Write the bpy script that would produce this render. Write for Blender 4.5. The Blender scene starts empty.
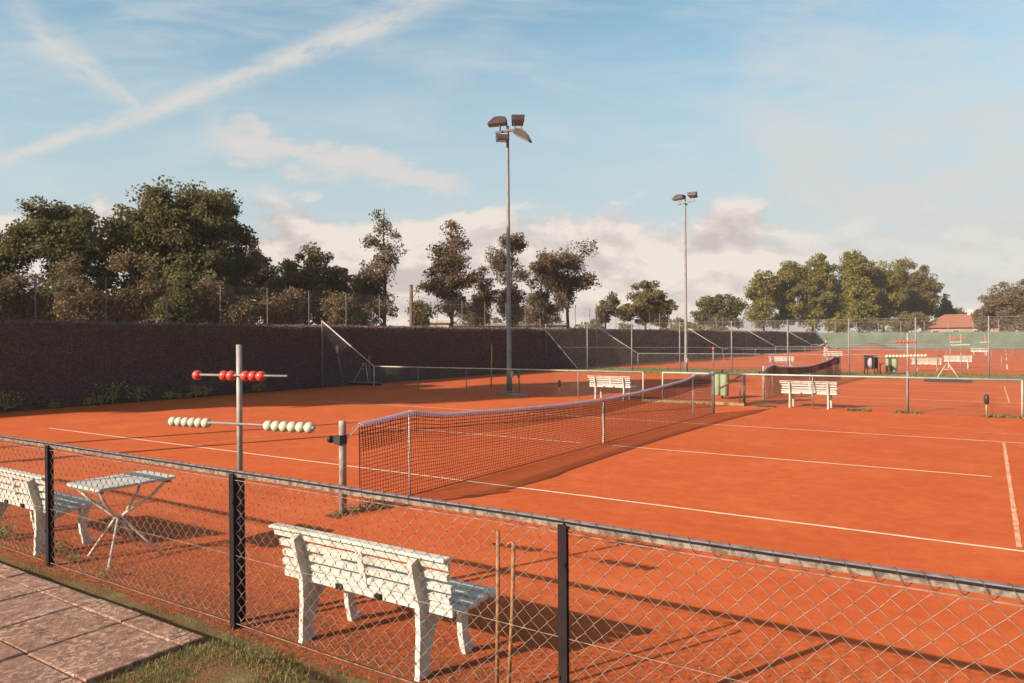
import bpy, math, random
import numpy as np
from mathutils import Vector, Matrix, noise as mnoise

random.seed(11)
HAZE_D = .0003
scene = bpy.context.scene
COL = scene.collection
R_ = math.radians

# ------------------------------------------------------------------ camera
CAM = Vector((6.297, -12.332, 1.983))
YAW, PITCH, ROLL, FPX = -0.586474, -0.004557, -0.006582, 741.46
fw = Vector((math.sin(YAW)*math.cos(PITCH), math.cos(YAW)*math.cos(PITCH), math.sin(PITCH)))
r0 = Vector((math.cos(YAW), -math.sin(YAW), 0)); u0 = r0.cross(fw)
rr = math.cos(ROLL)*r0 + math.sin(ROLL)*u0
uu = -math.sin(ROLL)*r0 + math.cos(ROLL)*u0
cd = bpy.data.cameras.new('camera'); cam = bpy.data.objects.new('camera', cd); COL.objects.link(cam)
M = Matrix((rr, uu, -fw)).transposed().to_4x4(); M.translation = CAM
cam.matrix_world = M
cd.sensor_width = 36.0; cd.lens = FPX*36.0/1024.0
cd.clip_start = 0.05; cd.clip_end = 3000
scene.camera = cam

def spot(px, depth):
    """ground point in the direction of a column of the photograph, at a real distance"""
    d = fw + rr*((px-512)/FPX)
    p = CAM + d*depth
    return p.x, p.y

def hgt(py, depth):
    return CAM.z + depth*((341.5-py)/FPX + fw.z)

# ------------------------------------------------------------------ tags
def tag(o, label=None, cat=None, group=None, kind=None):
    if label: o['label'] = label
    if cat: o['category'] = cat
    if group: o['group'] = group
    if kind: o['kind'] = kind
    return o

def thing(name, loc, label, cat, group=None, rz=0.0):
    o = bpy.data.objects.new(name, None); COL.objects.link(o)
    o.location = loc; o.rotation_euler = (0, 0, rz); o.empty_display_size = .2
    return tag(o, label, cat, group)

def children(o):
    return [c for c in COL.objects if c.parent == o]

def copy_tree(o, loc=None, label=None, rz=None, group=None, parent=None):
    kids = children(o)
    c = o.copy(); COL.objects.link(c)
    if parent is not None: c.parent = parent
    if loc is not None: c.location = loc
    if rz is not None: c.rotation_euler = (0, 0, rz)
    if label: c['label'] = label
    if group: c['group'] = group
    for k in kids: copy_tree(k, parent=c)
    return c

# ------------------------------------------------------------------ mesh builder
class MB:
    def __init__(s): s.v = []; s.f = []
    def quadbox(s, P):
        b = len(s.v); s.v += [tuple(p) for p in P]
        for q in ((0,3,2,1),(4,5,6,7),(0,1,5,4),(1,2,6,5),(2,3,7,6),(3,0,4,7)):
            s.f.append(tuple(b+i for i in q))
        return s
    def box(s, x0, x1, y0, y1, z0, z1):
        return s.quadbox([(x0,y0,z0),(x1,y0,z0),(x1,y1,z0),(x0,y1,z0),(x0,y0,z1),(x1,y0,z1),(x1,y1,z1),(x0,y1,z1)])
    def rbox(s, x0, x1, y0, y1, z0, z1, b=.006):
        """box with bevelled long edges (chamfer all round in plan and section)"""
        i = len(s.v); xs=(x0,x1); 
        ring = lambda x0,x1,y0,y1,z: [(x0,y0,z),(x1,y0,z),(x1,y1,z),(x0,y1,z)]
        lay = [ring(x0+b,x1-b,y0+b,y1-b,z0), ring(x0,x1,y0,y1,z0+b), ring(x0,x1,y0,y1,z1-b), ring(x0+b,x1-b,y0+b,y1-b,z1)]
        for l in lay: s.v += l
        s.f.append((i+3,i+2,i+1,i)); s.f.append((i+12,i+13,i+14,i+15))
        for k in range(3):
            for j in range(4):
                a=i+4*k+j; c=i+4*k+(j+1)%4; s.f.append((a,c,c+4,a+4))
        return s
    def tube(s, pts, r, n=8, cap=True, flat=None):
        pts = [Vector(p) for p in pts]
        rs = r if isinstance(r, (list, tuple)) else [r]*len(pts)
        b = len(s.v); up = None
        for i, p in enumerate(pts):
            if i == 0: d = pts[1]-p
            elif i == len(pts)-1: d = p-pts[i-1]
            else: d = (pts[i+1]-p).normalized() + (p-pts[i-1]).normalized()
            d = d.normalized() if d.length > 1e-9 else Vector((0,0,1))
            if up is None: up = Vector((0,0,1)) if abs(d.z) < .9 else Vector((0,1,0))
            a = d.cross(up)
            if a.length < 1e-5: a = d.cross(Vector((1,0,0)))
            a.normalize(); c = a.cross(d); up = c
            for k in range(n):
                t = 2*math.pi*(k+.5)/n
                s.v.append(tuple(p + (a*math.cos(t) + c*math.sin(t))*rs[i]))
        for i in range(len(pts)-1):
            for k in range(n):
                k2 = (k+1) % n
                s.f.append((b+i*n+k, b+i*n+k2, b+(i+1)*n+k2, b+(i+1)*n+k))
        if cap:
            s.f.append(tuple(b+k for k in reversed(range(n))))
            s.f.append(tuple(b+(len(pts)-1)*n+k for k in range(n)))
        return s
    def bar(s, pts, w, h, side=Vector((1,0,0))):
        """rectangular section swept along a path; w across 'side', h in the other direction (may be a list)"""
        pts = [Vector(p) for p in pts]; n = len(pts); b = len(s.v); side = Vector(side).normalized()
        hs = h if isinstance(h, (list, tuple)) else [h]*n
        for i, p in enumerate(pts):
            d = (pts[min(i+1,n-1)]-pts[max(i-1,0)]).normalized()
            o = d.cross(side).normalized()*(hs[i]/2); a = side*(w/2)
            s.v += [tuple(p-a-o), tuple(p+a-o), tuple(p+a+o), tuple(p-a+o)]
        for i in range(n-1):
            for k in range(4):
                k2 = (k+1) % 4
                s.f.append((b+4*i+k, b+4*i+k2, b+4*i+4+k2, b+4*i+4+k))
        s.f.append((b+3,b+2,b+1,b)); e = b+4*(n-1); s.f.append((e,e+1,e+2,e+3))
        return s
    def sphere(s, c, r, nu=14, nv=9, sc=(1,1,1)):
        b = len(s.v); cx, cy, cz = c
        s.v.append((cx,cy,cz-r*sc[2]))
        for j in range(1, nv):
            t = -math.pi/2 + math.pi*j/nv
            for i in range(nu):
                a = 2*math.pi*i/nu
                s.v.append((cx+r*sc[0]*math.cos(t)*math.cos(a), cy+r*sc[1]*math.cos(t)*math.sin(a), cz+r*sc[2]*math.sin(t)))
        s.v.append((cx,cy,cz+r*sc[2])); top = len(s.v)-1
        for i in range(nu):
            i2=(i+1)%nu
            s.f.append((b, b+1+i2, b+1+i)); s.f.append((top, b+1+(nv-2)*nu+i, b+1+(nv-2)*nu+i2))
            for j in range(nv-2):
                s.f.append((b+1+j*nu+i, b+1+j*nu+i2, b+1+(j+1)*nu+i2, b+1+(j+1)*nu+i))
        return s
    def prism(s, poly, z0, z1):
        b = len(s.v); n = len(poly)
        s.v += [(x,y,z0) for x,y in poly] + [(x,y,z1) for x,y in poly]
        s.f.append(tuple(b+i for i in reversed(range(n)))); s.f.append(tuple(b+n+i for i in range(n)))
        for i in range(n): s.f.append((b+i, b+(i+1)%n, b+n+(i+1)%n, b+n+i))
        return s
    def build(s, name, mat, parent=None, smooth=False, loc=None):
        me = bpy.data.meshes.new(name); me.from_pydata(s.v, [], s.f); me.update()
        return link(name, me, mat, parent, smooth, loc)

def link(name, me, mat, parent=None, smooth=False, loc=None):
    if mat and not me.materials: me.materials.append(mat)
    if smooth: me.polygons.foreach_set('use_smooth', [True]*len(me.polygons))
    o = bpy.data.objects.new(name, me); COL.objects.link(o)
    if parent: o.parent = parent
    if loc is not None: o.location = loc
    return o

def np_mesh(name, V, F):
    """V n x 3, F m x k: a mesh of k-gons"""
    me = bpy.data.meshes.new(name); m, k = F.shape
    me.vertices.add(len(V)); me.vertices.foreach_set('co', V.astype(np.float32).ravel())
    me.loops.add(m*k); me.loops.foreach_set('vertex_index', F.astype(np.int32).ravel())
    me.polygons.add(m); me.polygons.foreach_set('loop_start', np.arange(0, m*k, k, dtype=np.int32))
    me.polygons.foreach_set('loop_total', np.full(m, k, dtype=np.int32))
    me.update(); me.validate(); return me

# ------------------------------------------------------------------ materials
def new_mat(name):
    m = bpy.data.materials.new(name); m.use_nodes = True
    nt = m.node_tree; b = nt.nodes['Principled BSDF']
    return m, nt, b

def N(nt, t, **kw):
    n = nt.nodes.new(t)
    for k, v in kw.items():
        if k.startswith('i_'): n.inputs[int(k[2:])].default_value = v
        else: setattr(n, k, v)
    return n

def ramp(nt, fac, stops):
    r = nt.nodes.new('ShaderNodeValToRGB'); e = r.color_ramp.elements
    while len(e) < len(stops): e.new(.5)
    for i, (p, c) in enumerate(stops):
        e[i].position = p; e[i].color = (*c, 1) if len(c) == 3 else c
    nt.links.new(fac, r.inputs[0]); return r.outputs[0]

def texco(nt, scale=(1,1,1), kind='Object'):
    t = nt.nodes.new('ShaderNodeTexCoord'); mp = nt.nodes.new('ShaderNodeMapping')
    mp.inputs['Scale'].default_value = scale
    nt.links.new(t.outputs[kind], mp.inputs[0]); return mp.outputs[0]

def noise(nt, vec, scale, detail=4, rough=.55, dist=0):
    n = nt.nodes.new('ShaderNodeTexNoise')
    n.inputs['Scale'].default_value = scale; n.inputs['Detail'].default_value = detail
    n.inputs['Roughness'].default_value = rough; n.inputs['Distortion'].default_value = dist
    nt.links.new(vec, n.inputs['Vector']); return n.outputs['Fac']

def mixc(nt, fac, a, b, mode='MIX'):
    n = nt.nodes.new('ShaderNodeMix'); n.data_type = 'RGBA'; n.blend_type = mode
    for s, val in ((n.inputs[0], fac), (n.inputs[6], a), (n.inputs[7], b)):
        if isinstance(val, (int, float)): s.default_value = val
        elif isinstance(val, (tuple, list)): s.default_value = (*val, 1) if len(val) == 3 else val
        else: nt.links.new(val, s)
    return n.outputs[2]

def mth(nt, op, a, b=None, c=None, clamp=False):
    n = nt.nodes.new('ShaderNodeMath'); n.operation = op; n.use_clamp = clamp
    for i, val in enumerate((a, b, c)):
        if val is None: continue
        if isinstance(val, (int, float)): n.inputs[i].default_value = val
        else: nt.links.new(val, n.inputs[i])
    return n.outputs[0]

def bump(nt, b, h, strength=.3, dist=.01):
    n = nt.nodes.new('ShaderNodeBump'); n.inputs['Strength'].default_value = strength
    n.inputs['Distance'].default_value = dist
    nt.links.new(h, n.inputs['Height']); nt.links.new(n.outputs[0], b.inputs['Normal'])

def paint(name, c, c2=None, scale=8, rough=.55, metal=0, bstr=.15, lo=.35, hi=.7, spec=.3):
    m, nt, b = new_mat(name)
    v = texco(nt); f = noise(nt, v, scale, 5, .6)
    c2 = c2 or tuple(k*.7 for k in c)
    nt.links.new(ramp(nt, f, [(lo, c2), (hi, c)]), b.inputs['Base Color'])
    b.inputs['Roughness'].default_value = rough; b.inputs['Metallic'].default_value = metal
    b.inputs['Specular IOR Level'].default_value = spec
    f2 = noise(nt, v, scale*9, 3, .6); bump(nt, b, f2, bstr, .004)
    return m

CLAY_A, CLAY_B, CLAY_C = (.36,.064,.0155), (.425,.085,.023), (.30,.052,.0135)
def clay_mat():
    m, nt, b = new_mat('clay')
    g = texco(nt)
    big = noise(nt, g, .35, 4, .55); drag = noise(nt, texco(nt, (.25, 3.2, 1)), 1.2, 4, .6)
    med = noise(nt, g, 6, 6, .65); fine = noise(nt, g, 90, 4, .7)
    c = ramp(nt, big, [(.3, CLAY_A), (.7, CLAY_B)])
    c = mixc(nt, mth(nt, 'MULTIPLY', ramp(nt, drag, [(.42, (0,0,0)), (.68, (1,1,1))]), .70), c, (.42,.092,.027))
    c = mixc(nt, mth(nt, 'MULTIPLY', ramp(nt, med, [(.40, (1,1,1)), (.58, (0,0,0))]), .45), c, CLAY_C)
    c = mixc(nt, mth(nt, 'MULTIPLY', ramp(nt, fine, [(.53, (0,0,0)), (.70, (1,1,1))]), .42), c, (.47,.125,.045))
    grit = noise(nt, g, 38, 3, .8)
    c = mixc(nt, mth(nt, 'MULTIPLY', ramp(nt, grit, [(.34, (1,1,1)), (.44, (0,0,0))]), .55), c, (.19,.03,.009))
    vor = nt.nodes.new('ShaderNodeTexVoronoi'); vor.inputs['Scale'].default_value = 2.6; vor.inputs['Randomness'].default_value = 1.0
    nt.links.new(texco(nt, (1.0, 1.7, 1)), vor.inputs['Vector'])
    scf = mth(nt, 'MULTIPLY', ramp(nt, vor.outputs['Distance'], [(.05, (1,1,1)), (.22, (0,0,0))]), ramp(nt, noise(nt, g, 1.1, 3, .6), [(.5, (0,0,0)), (.62, (1,1,1))]))
    c = mixc(nt, mth(nt, 'MULTIPLY', scf, .4), c, (.27,.042,.012))
    c = mixc(nt, mth(nt, 'MULTIPLY', ramp(nt, noise(nt, g, .9, 6, .7), [(.50, (0,0,0)), (.68, (1,1,1))]), .5), c, (.47,.115,.038))
    # crumbly, litter-strewn border inside the near fence
    sep = nt.nodes.new('ShaderNodeSeparateXYZ'); nt.links.new(g, sep.inputs[0])
    edge = nt.nodes.new('ShaderNodeMapRange'); edge.inputs[1].default_value = -7.2; edge.inputs[2].default_value = -8.9
    nt.links.new(mth(nt, 'ADD', sep.outputs[1], mth(nt, 'MULTIPLY', mth(nt, 'SUBTRACT', med, .5), 1.6)), edge.inputs[0])
    crumb = noise(nt, g, 34, 5, .75); 
    cm = mth(nt, 'MULTIPLY', edge.outputs[0], ramp(nt, crumb, [(.46, (0,0,0)), (.56, (1,1,1))]))
    c = mixc(nt, mth(nt, 'MULTIPLY', cm, .95), c, (.15,.045,.02))
    edge2 = nt.nodes.new('ShaderNodeMapRange'); edge2.inputs[1].default_value = -8.6; edge2.inputs[2].default_value = -9.2
    nt.links.new(mth(nt, 'ADD', sep.outputs[1], mth(nt, 'MULTIPLY', mth(nt, 'SUBTRACT', med, .5), .9)), edge2.inputs[0])
    c = mixc(nt, mth(nt, 'MULTIPLY', edge2.outputs[0], ramp(nt, noise(nt, g, 18, 5, .7), [(.4, (0,0,0)), (.58, (1,1,1))])), c, (.12,.055,.028))
    nt.links.new(c, b.inputs['Base Color']); b.inputs['Roughness'].default_value = .95
    b.inputs['Specular IOR Level'].default_value = .1
    h = mth(nt, 'ADD', mth(nt, 'MULTIPLY', fine, .35), mth(nt, 'MULTIPLY', med, .5))
    h = mth(nt, 'ADD', h, mth(nt, 'MULTIPLY', mth(nt, 'MULTIPLY', edge.outputs[0], crumb), 2.2))
    bump(nt, b, h, .55, .018)
    return m

def soil_mat(name, stops, scale=3.0, b2=.6):
    m, nt, b = new_mat(name)
    v = texco(nt); f = noise(nt, v, scale, 7, .68); f2 = noise(nt, v, scale*14, 5, .7)
    h = mth(nt, 'ADD', mth(nt, 'MULTIPLY', f, .65), mth(nt, 'MULTIPLY', f2, .35))
    nt.links.new(ramp(nt, h, stops), b.inputs['Base Color'])
    b.inputs['Roughness'].default_value = .95; b.inputs['Specular IOR Level'].default_value = .1
    bump(nt, b, f2, b2, .02); return m

def leaf_mat(name, c1, c2, c3, trans=.35):
    m, nt, b = new_mat(name)
    geo = nt.nodes.new('ShaderNodeNewGeometry')
    oi = nt.nodes.new('ShaderNodeObjectInfo')
    v = texco(nt); clump = noise(nt, v, 1.1, 3, .6)
    f = mth(nt, 'ADD', mth(nt, 'MULTIPLY', geo.outputs['Random Per Island'], .38), mth(nt, 'MULTIPLY', clump, .62))
    c = ramp(nt, f, [(.15, c1), (.5, c2), (.85, c3)])
    nt.links.new(c, b.inputs['Base Color']); b.inputs['Roughness'].default_value = .7
    b.inputs['Specular IOR Level'].default_value = .2
    t = nt.nodes.new('ShaderNodeBsdfTranslucent'); nt.links.new(c, t.inputs[0])
    mx = nt.nodes.new('ShaderNodeMixShader'); mx.inputs[0].default_value = trans
    nt.links.new(b.outputs[0], mx.inputs[1]); nt.links.new(t.outputs[0], mx.inputs[2])
    nt.links.new(mx.outputs[0], nt.nodes['Material Output'].inputs[0]); return m

def chalk_mat():
    m, nt, b = new_mat('court_chalk')
    v = texco(nt); f = noise(nt, v, 3.5, 6, .7); f2 = noise(nt, v, 45, 4, .7)
    k = mth(nt, 'ADD', mth(nt, 'MULTIPLY', f, .6), mth(nt, 'MULTIPLY', f2, .4))
    nt.links.new(ramp(nt, k, [(.30, (.42,.15,.06)), (.42, (.52,.34,.23)), (.56, (.60,.46,.34))]), b.inputs['Base Color'])
    b.inputs['Roughness'].default_value = .9; return m

def faded_chalk_mat():
    m, nt, b = new_mat('faded_chalk')
    v = texco(nt); f = noise(nt, v, 2.5, 6, .75)
    nt.links.new(ramp(nt, f, [(.42, CLAY_B), (.62, (.46,.18,.085))]), b.inputs['Base Color'])
    b.inputs['Roughness'].default_value = .95; return m

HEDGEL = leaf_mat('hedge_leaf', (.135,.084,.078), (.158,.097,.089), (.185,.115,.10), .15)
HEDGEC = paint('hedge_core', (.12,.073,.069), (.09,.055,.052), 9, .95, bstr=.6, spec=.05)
WEED_LIT = leaf_mat('sunlit_weed', (.24,.22,.07), (.34,.31,.09), (.45,.40,.13), .4)  # leaves brightened: sun glowing through the hedge foot is put into the colour
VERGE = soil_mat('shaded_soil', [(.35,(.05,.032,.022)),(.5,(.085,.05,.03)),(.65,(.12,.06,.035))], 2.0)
CLAY = clay_mat(); CHALK = chalk_mat(); FADED = faded_chalk_mat()
SOIL = soil_mat('bank_soil', [(.34,(.07,.04,.026)),(.45,(.17,.07,.034)),(.52,(.10,.075,.032)),(.60,(.15,.115,.05)),(.68,(.24,.09,.04))], 3.2)
TURF = soil_mat('turf', [(.35,(.10,.09,.035)),(.5,(.17,.14,.055)),(.65,(.24,.17,.075))], 1.3)
TERR = soil_mat('terrain_soil', [(.35,(.09,.08,.035)),(.5,(.14,.12,.05)),(.65,(.2,.15,.07))], .4)
WHITE = paint('weathered_white_paint', (.47,.43,.38), (.31,.265,.225), 7, .6, lo=.30, hi=.52)
TABLEW = paint('table_white', (.42,.39,.35), (.34,.30,.26), 5, .5, lo=.3, hi=.55)
IRON = paint('dark_post_paint', (.020,.013,.014), (.013,.009,.010), 12, .8, spec=.1)
RAILT = paint('dull_rail_paint', (.20,.165,.165), (.11,.085,.085), 14, .7, spec=.15)
GALV = paint('galvanised_strip', (.21,.168,.14), (.09,.065,.055), 26, .7, lo=.38, hi=.6, spec=.1)
WIRE = paint('mesh_wire', (.25,.20,.165), (.125,.09,.07), 22, .6, lo=.38, hi=.62, bstr=0, spec=.15)
KNOT = paint('mesh_knot', (.10,.07,.06), None, 22, .8, bstr=0, spec=.05)
WIREF = paint('far_wire', (.2,.17,.15), (.14,.11,.1), 3, .7, bstr=0)
STEEL = paint('galvanised_steel', (.20,.18,.175), (.14,.12,.12), 5, .55, metal=.0)
POLES = paint('counter_pole', (.30,.265,.24), (.22,.19,.17), 9, .5)
POLEW = paint('whitish_rail_paint', (.40,.365,.32), (.29,.25,.21), 4, .5)
CONC = paint('weathered_net_post', (.31,.27,.23), (.17,.13,.105), 11, .75)
RUST = paint('rusty_rod', (.32,.15,.06), (.17,.075,.035), 25, .8)
WOOD = paint('pale_timber', (.31,.2,.09), (.19,.11,.05), 9, .8)
DWOOD = paint('brown_timber', (.17,.085,.05), (.10,.05,.035), 6, .85)
REDP = paint('red_plastic', (.50,.042,.024), (.40,.03,.02), 6, .35, spec=.5, bstr=.03)
CREAMP = paint('cream_plastic', (.46,.41,.30), (.38,.32,.22), 6, .4, spec=.4, bstr=.03)
NETM = paint('net_cord', (.045,.028,.032), (.03,.02,.02), 20, .9, bstr=0, spec=.05)
TAPE = leaf_mat('net_tape', (.58,.48,.58), (.63,.53,.61), (.68,.58,.64), .6)
STRAP = paint('white_webbing', (.42,.38,.33), (.32,.27,.22), 12, .7)
BLACKP = paint('black_fitting', (.03,.024,.026), (.018,.015,.016), 14, .5)
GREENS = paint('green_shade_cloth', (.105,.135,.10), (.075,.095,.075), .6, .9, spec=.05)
LAMPB = paint('lamp_housing', (.060,.036,.036), (.04,.025,.025), 4, .5)
GLASS = paint('lamp_glass', (.35,.3,.27), (.25,.2,.18), 4, .15)
BINM = paint('pale_green_plastic', (.21,.25,.14), (.16,.195,.11), 4, .6)
BAG = paint('grey_bag', (.36,.30,.31), (.22,.18,.19), 6, .5)
BARK = paint('bark', (.13,.075,.055), (.06,.035,.028), 5, .9, bstr=.6)
PALEBARK = paint('pale_bark', (.27,.18,.12), (.13,.08,.06), 4, .9, bstr=.4)
LEAF_D = leaf_mat('leaf_dark', (.070,.062,.030), (.112,.100,.040), (.170,.150,.052), .45)
LEAF_O = leaf_mat('leaf_olive', (.10,.074,.037), (.16,.122,.05), (.24,.185,.07), .45)
LEAF_B = leaf_mat('leaf_brown', (.085,.055,.036), (.14,.092,.05), (.21,.145,.068))
LEAF_Y = leaf_mat('leaf_yellow', (.10,.083,.024), (.17,.140,.034), (.25,.20,.05))
LEAF_P = leaf_mat('leaf_purple', (.095,.062,.048), (.15,.10,.064), (.22,.155,.08), .45)
GRASSM = leaf_mat('grass_blade', (.075,.075,.026), (.145,.128,.042), (.25,.18,.08), .3)
WEEDM = leaf_mat('weed_leaf', (.09,.11,.03), (.14,.16,.045), (.2,.2,.06), .3)
LITTER = leaf_mat('dry_leaf', (.11,.05,.025), (.2,.09,.04), (.3,.16,.08), .1)

# ------------------------------------------------------------------ ground
def bank_z(x, y):
    a = min(1, max(0, (x-2.08)/.05+.6)); b = min(1, max(0, (-9.30-y)/.22))
    return -.002 + .078*a*b*b*(3-2*b)

def sheet(name, x0, x1, y0, y1, z, mat, nx=1, ny=1, rough=0.0, seed=0, zf=None):
    xs = np.linspace(x0, x1, nx+1); ys = np.linspace(y0, y1, ny+1)
    V = np.array([(x, y, (zf(x, y) if zf else z) + (rough*(mnoise.noise(Vector((x*2.1, y*2.1, seed)))+.5*mnoise.noise(Vector((x*6, y*6, seed+3)))) if rough else 0)) for y in ys for x in xs])
    F = np.array([(j*(nx+1)+i, j*(nx+1)+i+1, (j+1)*(nx+1)+i+1, (j+1)*(nx+1)+i) for j in range(ny) for i in range(nx)])
    o = link(name, np_mesh(name, V, F), mat, smooth=rough > 0)
    return tag(o, kind='structure')

sheet('terrain', -380, 380, -150, 420, -.02, TERR)
sheet('clay_court', -17.0, 46, -9.23, 25.3, 0, CLAY)
sheet('clay_court', -17.0, 60, 32.3, 105.6, 0, CLAY)
sheet('grass_strip', -17.3, 60, 25.3, 32.3, .004, TURF, 90, 14, .012, 4)
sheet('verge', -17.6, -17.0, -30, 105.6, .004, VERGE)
sheet('grass_bank', -6, 8, -14, -9.2, -.002, SOIL, 280, 96, .014, 9, bank_z)

# pavement of slabs, raised, with edging stones
def slab_mat():
    m, nt, b = new_mat('rough_slab')
    v = texco(nt); geo = nt.nodes.new('ShaderNodeNewGeometry')
    f = noise(nt, v, 9, 7, .72); f2 = noise(nt, texco(nt, (1.15, .9, 1)), 24, 7, .8); f3 = noise(nt, v, 2.2, 4, .6)
    c = ramp(nt, f, [(.35, (.10,.053,.038)), (.5, (.20,.105,.072)), (.68, (.27,.15,.105))])
    c = mixc(nt, mth(nt, 'MULTIPLY', ramp(nt, f2, [(.49, (0,0,0)), (.58, (1,1,1))]), ramp(nt, f3, [(.38, (.15,.15,.15)), (.58, (.9,.9,.9))])), c, (.50,.34,.26))
    c = mixc(nt, mth(nt, 'MULTIPLY', geo.outputs['Random Per Island'], .3), c, (.22,.12,.10))
    nt.links.new(c, b.inputs['Base Color']); b.inputs['Roughness'].default_value = .95; b.inputs['Specular IOR Level'].default_value = .1
    h = mth(nt, 'ADD', mth(nt, 'MULTIPLY', f2, 1.0), mth(nt, 'MULTIPLY', f, .6)); bump(nt, b, h, .9, .016); return m
SLAB = slab_mat()
pv = MB(); rnd = random.Random(4)
X1, Y1, E_ = 2.05, -9.50, .13
nxs = 9; sx, sy = .565, .575
for i in range(nxs):
    for j in range(5):
        x1 = X1-E_-i*sx; y1 = Y1-E_-.03-j*sy
        t = rnd.uniform(-.005, .005)
        pv.rbox(x1-sx+.006, x1-.006, y1-sy+.006, y1-.006, -.03, .098+t, .008)
for i in range(nxs):
    x1 = X1-E_-i*sx; pv.rbox(x1-sx+.006, x1-.005, Y1-E_-.024, Y1, -.03, .10+rnd.uniform(-.005,.004), .006)
for j in range(5):
    y1 = Y1-E_-.03-j*sy; pv.rbox(X1-E_+.004, X1, y1-sy+.006, y1-.004, -.03, .10+rnd.uniform(-.005,.004), .006)
pv.rbox(X1-E_+.004, X1, Y1-E_-.024, Y1, -.03, .099, .006)
pv.box(X1-E_-nxs*sx, X1-.03, Y1-E_-5*sy, Y1-.03, -.05, .078)
tag(pv.build('pavement', SLAB), kind='structure')

# court lines (u = Y of the line for those along X)
def line(x0, x1, y0, y1, mat=CHALK, z=.004):
    n = max(2, int(max(x1-x0, y1-y0)*5)); V = []; F = []
    lr = random.Random(int((x0*7+y0*13)*10))
    for i in range(n+1):
        t = i/n
        if x1-x0 > y1-y0:
            x = x0+(x1-x0)*t; w = lr.uniform(-.004, .004)
            V += [(x, y0+w, z), (x, y1+w+lr.uniform(-.004,.004), z)]
            if i: F.append((2*i-2, 2*i, 2*i+1, 2*i-1))
        else:
            y = y0+(y1-y0)*t; w = lr.uniform(-.004, .004)
            V += [(x0+w, y, z), (x1+w, y, z)]
            if i: F.append((2*i-2, 2*i-1, 2*i+1, 2*i))
    return tag(link('court_line', np_mesh('court_line', np.array(V), np.array(F)), mat), kind='structure')

def worn_mat():
    m, nt, b = new_mat('worn_chalk')
    v = texco(nt); f = noise(nt, v, 5, 7, .75)
    nt.links.new(ramp(nt, f, [(.36, (.42,.10,.032)), (.50, (.50,.22,.115)), (.66, (.56,.37,.25))]), b.inputs['Base Color'])
    b.inputs['Roughness'].default_value = .95; return m
WORN = worn_mat()
def service(yc):
    V=[]; F=[]; lr = random.Random(int(yc)); n = 60
    for i in range(n+1):
        t = i/n; y = yc-3.98+7.95*t; x = 6.405-.125*t; w = .023+lr.uniform(-.005,.004)
        V += [(x-w, y, .004), (x+w+lr.uniform(-.004,.004), y, .004)]
        if i: F.append((2*i-2, 2*i-1, 2*i+1, 2*i))
    tag(link('court_line', np_mesh('court_line', np.array(V), np.array(F)), WORN), kind='structure')

def court(yc, far=False, w=.025):
    line(-11.88, 11.88, yc-4.115-w, yc-4.115+w)
    line(-11.88, 11.88, yc+4.115-w, yc+4.115+w)
    line(-5.9, -.35, yc-w, yc+w); line(.30, 6.14, yc-w, yc+w)
    service(yc)
    line(-6.43, -6.37, yc-4.0, yc+3.98, FADED)
    line(-11.90, -11.84, yc-4.14, yc+4.14, FADED)
    line(4.2, 11.8, yc+5.45, yc+5.51, FADED)
    line(-8, 9, yc-5.51, yc-5.45, FADED)
court(0)
court(17.8)
for yc in (43, 61, 79, 96.5):
    for s in (-4.115, 4.115): line(-11.88, 11.88, yc+s-.04, yc+s+.04)
    line(6.37, 6.45, yc-4.1, yc+4.1); line(-6.43, -6.37, yc-4.1, yc+4.1)

# ------------------------------------------------------------------ near fence
FY = -9.135
fence = thing('chain_link_fence', (0, FY, 0), 'waist-high chain-link fence with dark iron posts in front of the near clay court', 'fence')
FX = [-5.95, -3.34, -.73, 1.88, 4.485, 7.12, 9.75]
for x in FX:
    p = MB(); p.box(x-.024, x+.024, -.040, -.032, -.02, 1.066); p.box(x-.004, x+.004, -.032, .02, -.02, 1.066)
    p.box(x+.012,x+.02,-.046,-.040,.86,.88); p.box(x-.02,x-.012,-.046,-.040,.3,.32)
    p.build('post', IRON, fence)
def wob(x, s=0): return .006*mnoise.noise(Vector((x*.8, s, 2.3)))
xs = [FX[0]+i*.12 for i in range(int((FX[-1]-FX[0])/.12)+2)]
t = MB(); t.bar([(x, -.004, 1.0725+wob(x)) for x in xs], .034, .010, (0,1,0)); t.build('top_rail', IRON, fence)
t = MB(); t.bar([(x, -.002, 1.0805+wob(x)) for x in xs], .030, .006, (0,1,0)); t.build('rail_cap', RAILT, fence)
t = MB(); t.bar([(x, -.014, 1.054+wob(x)) for x in xs], .004, .024, (0,1,0)); t.build('selvage_strip', GALV, fence)
t = MB(); rn = random.Random(3); P_ = []
n_ = int((FX[-1]-FX[0])/.092)*8
for i in range(n_):      # one lacing wire wound round rail and mesh edge
    x = FX[0]+i*.0115; a_ = i/8*2*math.pi + .5*mnoise.noise(Vector((x*3,0,0)))
    P_.append((x, -.004+.028*math.cos(a_), 1.056+wob(x)+.033*math.sin(a_)))
t.tube(P_, .0017, 4)
t.build('binding_wire', KNOT, fence)
for k, (z, r) in enumerate(((1.022, .0026), (.505, .0016), (.035, .0028))):
    t = MB(); t.tube([(x, -.024, z+wob(x, k*4)*(1.5 if k else 1)) for x in xs], r, 5); t.build('tension_wire', GALV if k != 1 else WIRE, fence)
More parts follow.
